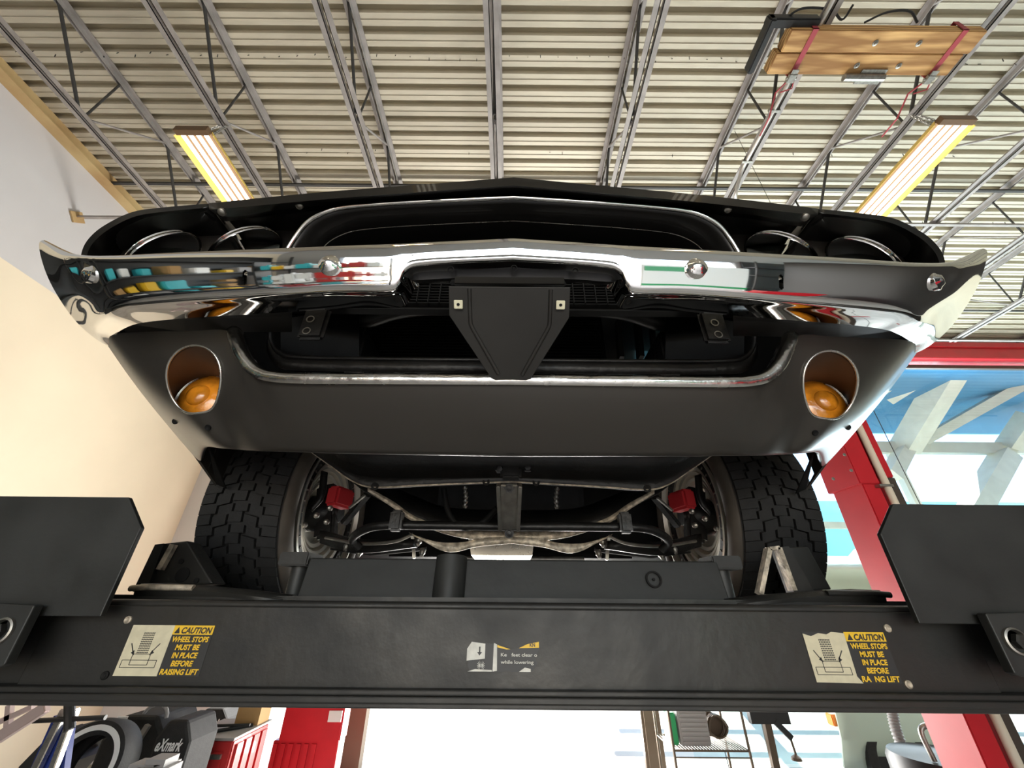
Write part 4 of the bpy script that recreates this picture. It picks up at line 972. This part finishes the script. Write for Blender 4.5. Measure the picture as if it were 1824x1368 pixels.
m = MB(); m.cyl((xa_+.12, 3.64, zt_+.026), (xb_-.03, 3.86, zt_+.026), .011, 8); m.cyl((xa_+.06, 3.74, zt_+.044), (xb_-.01, 3.78, zt_+.044), .009, 8); tag(m.build('pry_bar', M['blackp']), 'crossed thin black bars lying on the red tool cabinet top', 'bar')
# cardboard box on it
m = MB(); m.mm((xb_-.19, 3.89, zt_+.016), (xb_-.01, 4.05, zt_+.30)); tag(m.build('cardboard_box', M['cardb']), 'brown cardboard box standing on the red tool cabinet', 'box')
# red boxy column
xa_, xb_ = bx(500, 608, 1300, 4.6); zj = P(560, 1322, 4.6).z
rc = empty('red_column', ((xa_+xb_)/2, 4.6, FL), 'red boxy metal column with louvred lower part, left of the bright doorway', 'column')
m = MB(); m.mm((xa_, 4.6, zj), (xb_, 4.78, 1.2), .01); m.build('upper_box', M['red'], rc)
m = MB(); m.mm((xa_-.06, 4.64, FL), (xb_-.02, 4.80, zj), .006)
for i in range(6): m.mm((xa_-.05+i*.07, 4.625, FL), (xa_-.01+i*.07, 4.64, zj-.02))
m.build('lower_box', M['red'], rc)
q = P(597, 1276, 4.59); m = MB(); m.mm((q.x-.06, 4.585, q.z-.04), (q.x+.06, 4.6, q.z+.04)); m.build('latch', M['white'], rc)
# stool-height black machines
def hood_cover(u, v, Y, w, h, label, words, wu):
    c = P(u, v, Y)
    r = empty('mower_engine', (c.x, Y+.2, FL), label, 'engine cover')
    pts = [V(c.x-w/2+.0, Y, c.z-h), V(c.x-w/2, Y, c.z-h*.25), V(c.x-w*.28, Y, c.z+.0), V(c.x+w*.25, Y, c.z), V(c.x+w/2, Y, c.z-h*.3), V(c.x+w/2, Y, c.z-h)]
    m = MB(); m.prism(pts, (0, .28, 0)); m.build('cover', M['rubber'], r, bev=.02)
    m = MB(); m.mm((c.x-w*.4, Y+.05, FL), (c.x+w*.4, Y+.3, c.z-h)); m.build('stand', M['blackp'], r)
    if words:
        k = MB(); text(k, words, c.x-w*.40, c.z-h*.42, h*.17, w*.72, .25, Y-.004, .03); k.build('lettering', M['white'], r)
hood_cover(318, 1283, 3.15, .22, .34, 'dark engine cover with pale lettering beside the red tool cabinet', 'eXmark', 0)
hood_cover(383, 1262, 4.75, .30, .30, 'second dark engine cover with lettering, higher and behind', 'Xmark', 0)
r = empty('generator', (-1.9, 3.25, FL), 'black boxy machine with arched handle below the beam left', 'machine')
xa_, xb_ = bx(182, 290, 1310, 3.2); zt_ = P(240, 1275, 3.2).z
m = MB(); m.prism([V(xa_, 3.2, FL), V(xa_, 3.2, zt_-.12), V(xa_+.08, 3.2, zt_), V(xb_-.08, 3.2, zt_), V(xb_, 3.2, zt_-.1), V(xb_, 3.2, FL)], (0, .36, 0)); m.build('body', M['rubber'], r, bev=.02)
m = MB(); c = V((xa_+xb_)/2+.06, 3.25, zt_-.02); m.tube([c+V(math.cos(a)*.08, 0, math.sin(a)*.07) for a in [PI*i/10 for i in range(11)]], .010, 8); m.build('handle', M['greyp'], r)
m = MB(); q = P(215, 1285, 3.19); m.mm((q.x-.03, 3.185, q.z-.025), (q.x+.03, 3.2, q.z+.025)); m.build('label_plate', M['white'], r)
m = MB(); m.box((c.x-.07, 3.19, zt_-.3), (.03, .03, .55), Matrix.Rotation(.35, 3, 'Y')); m.build('strut', M['greyp'], r)
# whitewall tyre
q = P(162, 1364, 2.9)
def loosetyre(c, R, ax, label, white=True):
    r = empty('tyre', (c.x, c.y, c.z-R), label, 'tyre')
    m = MB(); m.lathe(c, ax, [(-.08, R*.62), (-.10, R*.75), (-.09, R*.93), (-.05, R), (.05, R), (.09, R*.93), (.10, R*.75), (.08, R*.62)], 56); m.build('casing', M['rubber'], r, smooth=50)
    m = MB(); m.lathe(c, ax, [(.101, R*.72), (.103, R*.74), (.100, R*.84), (.098, R*.84)], 56); m.build('whitewall', M['white'], r, smooth=50)
loosetyre(q, .20, (.15, -1, .25), 'whitewall tyre leaning in the bottom left corner')
q = P(262, 1384, 2.75); m = MB(); m.box(q, (.26, .2, .12), None, .05); m.box(q+V(.05, 0, .03), (.16, .16, .10), None, .03); tag(m.build('plastic_bag', M['greyp'], smooth=40), 'crumpled grey translucent bag between tyre and red cabinet', 'bag')
# blue stand with silver legs and T handle
r = empty('tripod_jack', (P(100, 1330, 2.4).x, 2.4, FL), 'blue stand with silver tubes and black T-handle, far bottom left', 'stand')
m = MB(); m.bar(P(118, 1262, 2.4), P(40, 1420, 2.4), .035, .03, .004, up=(0, 1, 0)); m.build('leg', M['alu'], r)
m = MB(); m.bar(P(135, 1262, 2.4), P(84, 1400, 2.4), .03, .03, .004, up=(0, 1, 0)); m.build('leg', M['alu'], r)
m = MB(); m.prism([P(96, 1275, 2.42), P(125, 1290, 2.42), P(110, 1400, 2.42), P(40, 1400, 2.42)], (0, .03, 0)); m.build('body', M['blue'], r)
m = MB(); a_ = P(60, 1284, 2.38); b_ = P(188, 1278, 2.38); m.cyl(a_, b_, .010, 12); m.build('handle', M['blackp'], r)
m = MB(); m.cyl(P(124, 1250, 2.38), P(124, 1300, 2.38), .02, 12); m.build('knuckle', M['blackp'], r)
m = MB(); m.bar(P(-20, 1325, 2.2), P(85, 1258, 2.2), .045, .03, .004, up=(0, 1, 0)); m.bar(P(-10, 1290, 2.25), P(60, 1258, 2.25), .02, .02, up=(0, 1, 0)); m.bar(P(18, 1255, 2.25), P(14, 1300, 2.25), .02, .02, up=(0, 1, 0)); tag(m.build('steel_rail', M['pink']), 'pale pink grey steel rail slanting in the lower left corner', 'rail')
q = P(92, 1330, 2.7); m = MB(); m.box(P(110, 1352, 3.35), (.25, .3, .3), Matrix.Rotation(.6, 3, 'Y'), .05); tag(m.build('seat_pad', M['blackp']), 'black padded shape behind the blue stand', 'seat')
# leaning boards by the wall
m = MB(); q = P(278, 1335, 4.5); m.bar(V(q.x-.15, 4.5, FL), P(305, 1255, 4.5), .03, .02, up=(0, 1, 0)); tag(m.build('yardstick', M['wallc']), 'cream batten leaning behind the engine covers', 'batten')
m = MB(); q = P(318, 1300, 4.9); m.bar(V(q.x-.2, 4.9, FL), P(342, 1255, 4.9), .05, .04, up=(0, 1, 0)); tag(m.build('orange_bracket', M['orange']), 'orange strip behind the lettered engine cover', 'strip')
# coiled duct
q = P(294, 1300, 3.9); pth = [V(q.x-.02, 3.9, FL+.012*i) for i in range(int((q.z+.14-FL)/.012))]
m = MB(); m.tube(pth, [.055 if (i//2) % 2 else .047 for i in range(len(pth))], 18); tag(m.build('ribbed_hose', M['greyp'], smooth=20), 'grey ribbed hose standing behind the lettered engine cover', 'hose')
# right side: wire cart seen against the light
r = empty('wire_cart', (P(1245, 1330, 5.3).x, 5.3, FL), 'wire shelf cart loaded with cables, against the bright pavement', 'cart')
zs = P(1245, 1320, 5.3).z; xa_, xb_ = bx(1180, 1305, 1310, 5.3)
m = MB(); 
for i in range(26): m.cyl((xa_+(xb_-xa_)*i/25, 5.0, zs), (xa_+(xb_-xa_)*i/25, 5.5, zs), .006, 6)
m.cyl((xa_, 5.0, zs), (xb_, 5.0, zs), .009, 8); m.cyl((xa_, 5.5, zs), (xb_, 5.5, zs), .009, 8); m.cyl((xa_, 5.0, zs-.05), (xb_, 5.0, zs-.05), .006, 8); m.build('shelf', M['bronze'], r)
for x in (xa_, xb_):
    for y in (5.0, 5.5): m = MB(); m.cyl((x, y, FL), (x, y, 1.1), .013, 8); m.build('post', M['bronze'], r)
m = MB(); m.mm((xa_+.12, 5.1, zs+.006), (xa_+.42, 5.4, zs+.30), .01); 
for i in range(7): m.mm((xa_+.14, 5.09, zs+.03+i*.036), (xa_+.40, 5.1, zs+.045+i*.036))
tag(m.build('battery_charger', M['greyp']), 'grey louvred box on the wire cart', 'charger')
m = MB(); m.mm((xa_+.025, 5.12, zs+.007), (xa_+.105, 5.3, zs+.26), .01); tag(m.build('spray_bottle', M['green']), 'yellow green container at left end of the cart shelf', 'bottle')
m = MB(); q = V(xb_-.18, 5.25, zs+.115); 
for i in range(9): m.tube([q+V(math.cos(a)*(.09+.01*(i % 3))+random.uniform(-.01, .01), -.05+.02*i*.5, math.sin(a)*.09+.02) for a in [2*PI*j/14 for j in range(14)]], .008, 6, close=True)
m.box(q+V(.0, .08, .02), (.26, .1, .18), Matrix.Rotation(.5, 3, 'Y'), .03)
tag(m.build('jumper_cables', M['bronze']), 'dark tangled cables piled on right of the cart shelf', 'cable')
m = MB(); m.tube(catmull([V(xb_-.25, 4.98, zs), V(xb_-.22, 4.97, zs-.3), V(xb_-.12, 4.97, zs-.6)], 5), .004, 6); tag(m.build('hanging_cord', M['blackp']), 'thin cord hanging down from the cart shelf', 'cord')
# brown stand with plunger arm
r = empty('work_stand', (P(1375, 1330, 4.8).x, 4.8, FL), 'brown post with dark clamp head and round-footed arm, against the bright pavement', 'stand')
m = MB(); m.bar(P(1365, 1285, 4.8), P(1382, 1368, 4.8)+V(0, 0, 0), .06, .06, .005, up=(0, 1, 0)); q = P(1382, 1368, 4.8); m.mm((q.x-.03, 4.77, FL), (q.x+.03, 4.83, q.z)); m.build('post', M['bronze'], r)
m = MB(); m.mm(P(1340, 1290, 4.75), P(1402, 1262, 4.75)+V(0, .06, .05), .0); m.bar(P(1380, 1285, 4.76), P(1410, 1315, 4.76), .05, .03, up=(0, 1, 0)); m.build('clamp_head', M['blackp'], r)
m = MB(); m.cyl(P(1408, 1315, 4.76), P(1418, 1345, 4.76), .010, 8); q = P(1418, 1349, 4.76); m.lathe(q, (0, 0, 1), [(-.02, .0), (-.02, .045), (0, .04), (.02, .01)], 16); m.build('arm', M['bronze'], r)
# vehicle on the right outside
v_ = empty('parked_car', (P(1580, 1320, 5.2).x, 5.6, FL), 'pale green glossy car body with orange marker light, lower right', 'car')
ps = [P(1480, 1255, 5.2), P(1520, 1385, 5.2), P(1680, 1400, 5.2), P(1690, 1250, 5.2)]
m = MB(); g_ = []
for i in range(9):
    t_ = i/8; y = 5.0+.0*t_
    g_.append([V(P(1480+8*i*.6, 1260+0, 5.2).x+.25*t_*t_*0+.1*j/6, 5.2-.08*math.sin(PI*j/6)+.9*t_*0, 1.0-j*.45) for j in range(7)])
x0_ = P(1485, 1300, 5.2).x; 
prof2 = [(.00, -1.45), (-.10, -1.2), (-.16, -.8), (-.14, -.45), (-.04, -.2), (.06, -.02), (.16, .25), (.30, .55)]
m.grid([[V(x0_+dx*.0+.0+(0 if k else .05)+k*.30+(.14 if j > 4 else 0)*0, 5.3+dy, z) for j, (dy, z) in enumerate(prof2)] for k, dx in enumerate(range(7))])
m.build('body', M['vehicle'], v_, smooth=60, solid=.02)
q = P(1495, 1286, 5.15); m = MB(); m.mm((q.x-.03, 5.2, q.z-.05), (q.x+.05, 5.30, q.z+.05), .008); m.build('marker_light', M['orange'], v_)
m = MB(); c = V(x0_+.6, 5.25, FL+.33); m.lathe(c, (0, -1, 0), [(0, 0), (0, .2), (.05, .24), (.05, .33), (-.15, .33)], 40); m.build('wheel', M['rubber'], v_)
# corrugated exhaust hose, drum and fittings
pth = catmull([P(1588, 1262, 3.6), P(1596, 1300, 3.6), P(1612, 1345, 3.6), P(1616, 1368, 3.6)], 14)
m = MB(); m.tube(pth, [.036 if i % 2 else .028 for i in range(len(pth))], 16); tag(m.build('exhaust_hose', M['greyp'], smooth=20), 'grey corrugated exhaust hose hanging in front of the pale green car', 'hose')
c = P(1672, 1345, 3.0)
dr = empty('oil_drum', (c.x, 3.0, FL), 'black round drum with hose fitting beside the red column foot', 'drum')
m = MB(); m.lathe(V(c.x, 3.0, FL), (0, 0, 1), [(0, 0), (0, .24), (.01, .25), (c.z-FL-.03, .25), (c.z-FL, .235), (c.z-FL-.01, .22), (c.z-FL+.005, 0)], 40); m.build('body', M['blackp'], dr, smooth=40)
m = MB(); m.tube(catmull([V(c.x-.12, 2.9, c.z), V(c.x-.13, 2.9, c.z+.13), V(c.x-.05, 2.9, c.z+.15), V(c.x+.03, 2.9, c.z+.10)], 5), .014, 10); m.build('fitting', M['steel'], dr, smooth=50)
m = MB(); m.cyl(V(c.x-.03, 2.72, c.z+.8), V(c.x+.08, 2.72, c.z+.1), .02, 10); m.cyl(V(c.x+.08, 2.72, c.z+.1), V(c.x+.42, 2.72, c.z-.02), .022, 10); tag(m.build('red_pipe', M['red'], smooth=50), 'red pipe with elbow running over the black drum', 'pipe')

# =====================================================================
# BEHIND THE CAMERA (mirrored in the chrome)
# =====================================================================
rk = empty('parts_rack', (-2.2, -3.2, FL), 'dark rack with shelves behind the camera, mirrored in the bumper', 'rack')
m = MB()
for z in (-1.4, -.9, -.4, .1, .6): m.mm((-3.3, -3.4, z), (-1.2, -2.95, z+.03))
m.build('shelf', M['blackp'], rk)
for x in (-3.3, -1.25):
    m = MB(); m.mm((x, -3.4, FL), (x+.05, -2.95, 1.1)); m.build('post', M['blackp'], rk)
cs = {'white': 'white', 'red2': 'red', 'teal': 'teal', 'yellow': 'yellow'}
od = ['first', 'second', 'third', 'fourth', 'fifth', 'sixth', 'seventh', 'eighth', 'ninth', 'tenth']
for z, nm in ((-1.37, 'bottom'), (-.87, 'second lowest'), (-.37, 'middle'), (.13, 'second highest'), (.63, 'top')):
    x = -3.2; i = 0
    while x < -1.5:
        w = random.uniform(.17, .26); h = random.uniform(.18, .36); cc = random.choice(['white', 'white', 'white', 'red2', 'teal', 'yellow'])
        m = MB(); m.mm((x, -3.3, z+.001), (x+w*.85, -3.02, z+h*.8), .02); m.mm((x+w*.3, -3.2, z+h*.79), (x+w*.55, -3.12, z+h), .01); o = m.build('oil_bottle', M[cc])
        tag(o, '%s bottle on the %s shelf of the rack behind camera, %s in row' % (cs[cc], nm, od[i]), 'bottle', 'bottles on the rack behind the camera'); x += w; i += 1
m = MB(); m.mm((1.5, -3.3, -.9), (3.0, -3.2, .9), .02); o = tag(m.build('display_board', M['white']), 'white board with green band mirrored in the right half of bumper', 'board')
m = MB(); m.mm((1.5, -3.19, -.4), (3.0, -3.18, .1)); m.mm((1.55, -3.19, .55), (2.2, -3.18, .8)); m.build('green_band', M['green'], o)
m = MB(); m.mm((3.3, -3.4, FL), (4.6, -2.9, -.3), .02); tag(m.build('tool_chest', M['red']), 'red tool chest behind the camera, mirrored in the bumper', 'tool chest')

# unseen dark shelving, added so the bumper chrome mirrors dark instead of bright walls
def shelving(x0, x1, y0, y1, label):
    r = empty('reflection_shelving', ((x0+x1)/2, (y0+y1)/2, FL), label, 'shelving')
    for z in (-1.5, -.8, -.1, .6, 1.3): m = MB(); m.mm((x0, y0, z), (x1, y1, z+.04)); m.build('shelf', M['blackp'], r)
    for x in (x0, x1-.05):
        for y in (y0, y1-.05): m = MB(); m.mm((x, y, FL), (x+.05, y+.05, 2.0)); m.build('post', M['blackp'], r)
    m = MB()
    if x1-x0 < y1-y0: m.mm((x0-.03, y0, FL), (x0, y1, 2.0))
    else: m.mm((x0, y0-.03, FL), (x1, y0, 2.0))
    m.build('back_panel', M['blackp'], r)
shelving(-4.9, -4.3, -5.6, -.4, 'unseen tall dark shelving added along the left wall behind the camera to darken the chrome')
shelving(-4.9, -4.3, -.3, 2.0, 'unseen empty dark shelving added along the left wall beside the camera to darken the chrome')
shelving(5.2, 5.8, -4.8, 1.4, 'unseen empty dark shelving added right of the camera to darken the chrome')
shelving(4.7, 9.0, -5.9, -5.3, 'unseen tall dark shelving added against the rear wall, right of the bay, to darken the chrome')

nm = {'white': 'white', 'red': 'red', 'teal': 'teal', 'cardb': 'brown', 'yellow': 'yellow', 'greyp': 'grey'}
for z, lv in ((-.76, 'lower'), (-.06, 'middle'), (.64, 'upper')):  # coloured boxes added on the unseen shelving, to break up its reflection in the chrome
    for i in range(9):
        kx = random.choice(list(nm)); y = -5.3+i*.52; h = random.uniform(.15, .45)
        m = MB(); m.mm((-4.8, y, z+.001), (-4.4, y+random.uniform(.2, .42), z+h), .02)
        tag(m.build('reflection_box', M[kx]), '%s added box on the %s shelf by the left wall, %s from the rear' % (nm[kx], lv, od[i]), 'box', 'boxes added on the unseen shelving for the chrome to mirror')
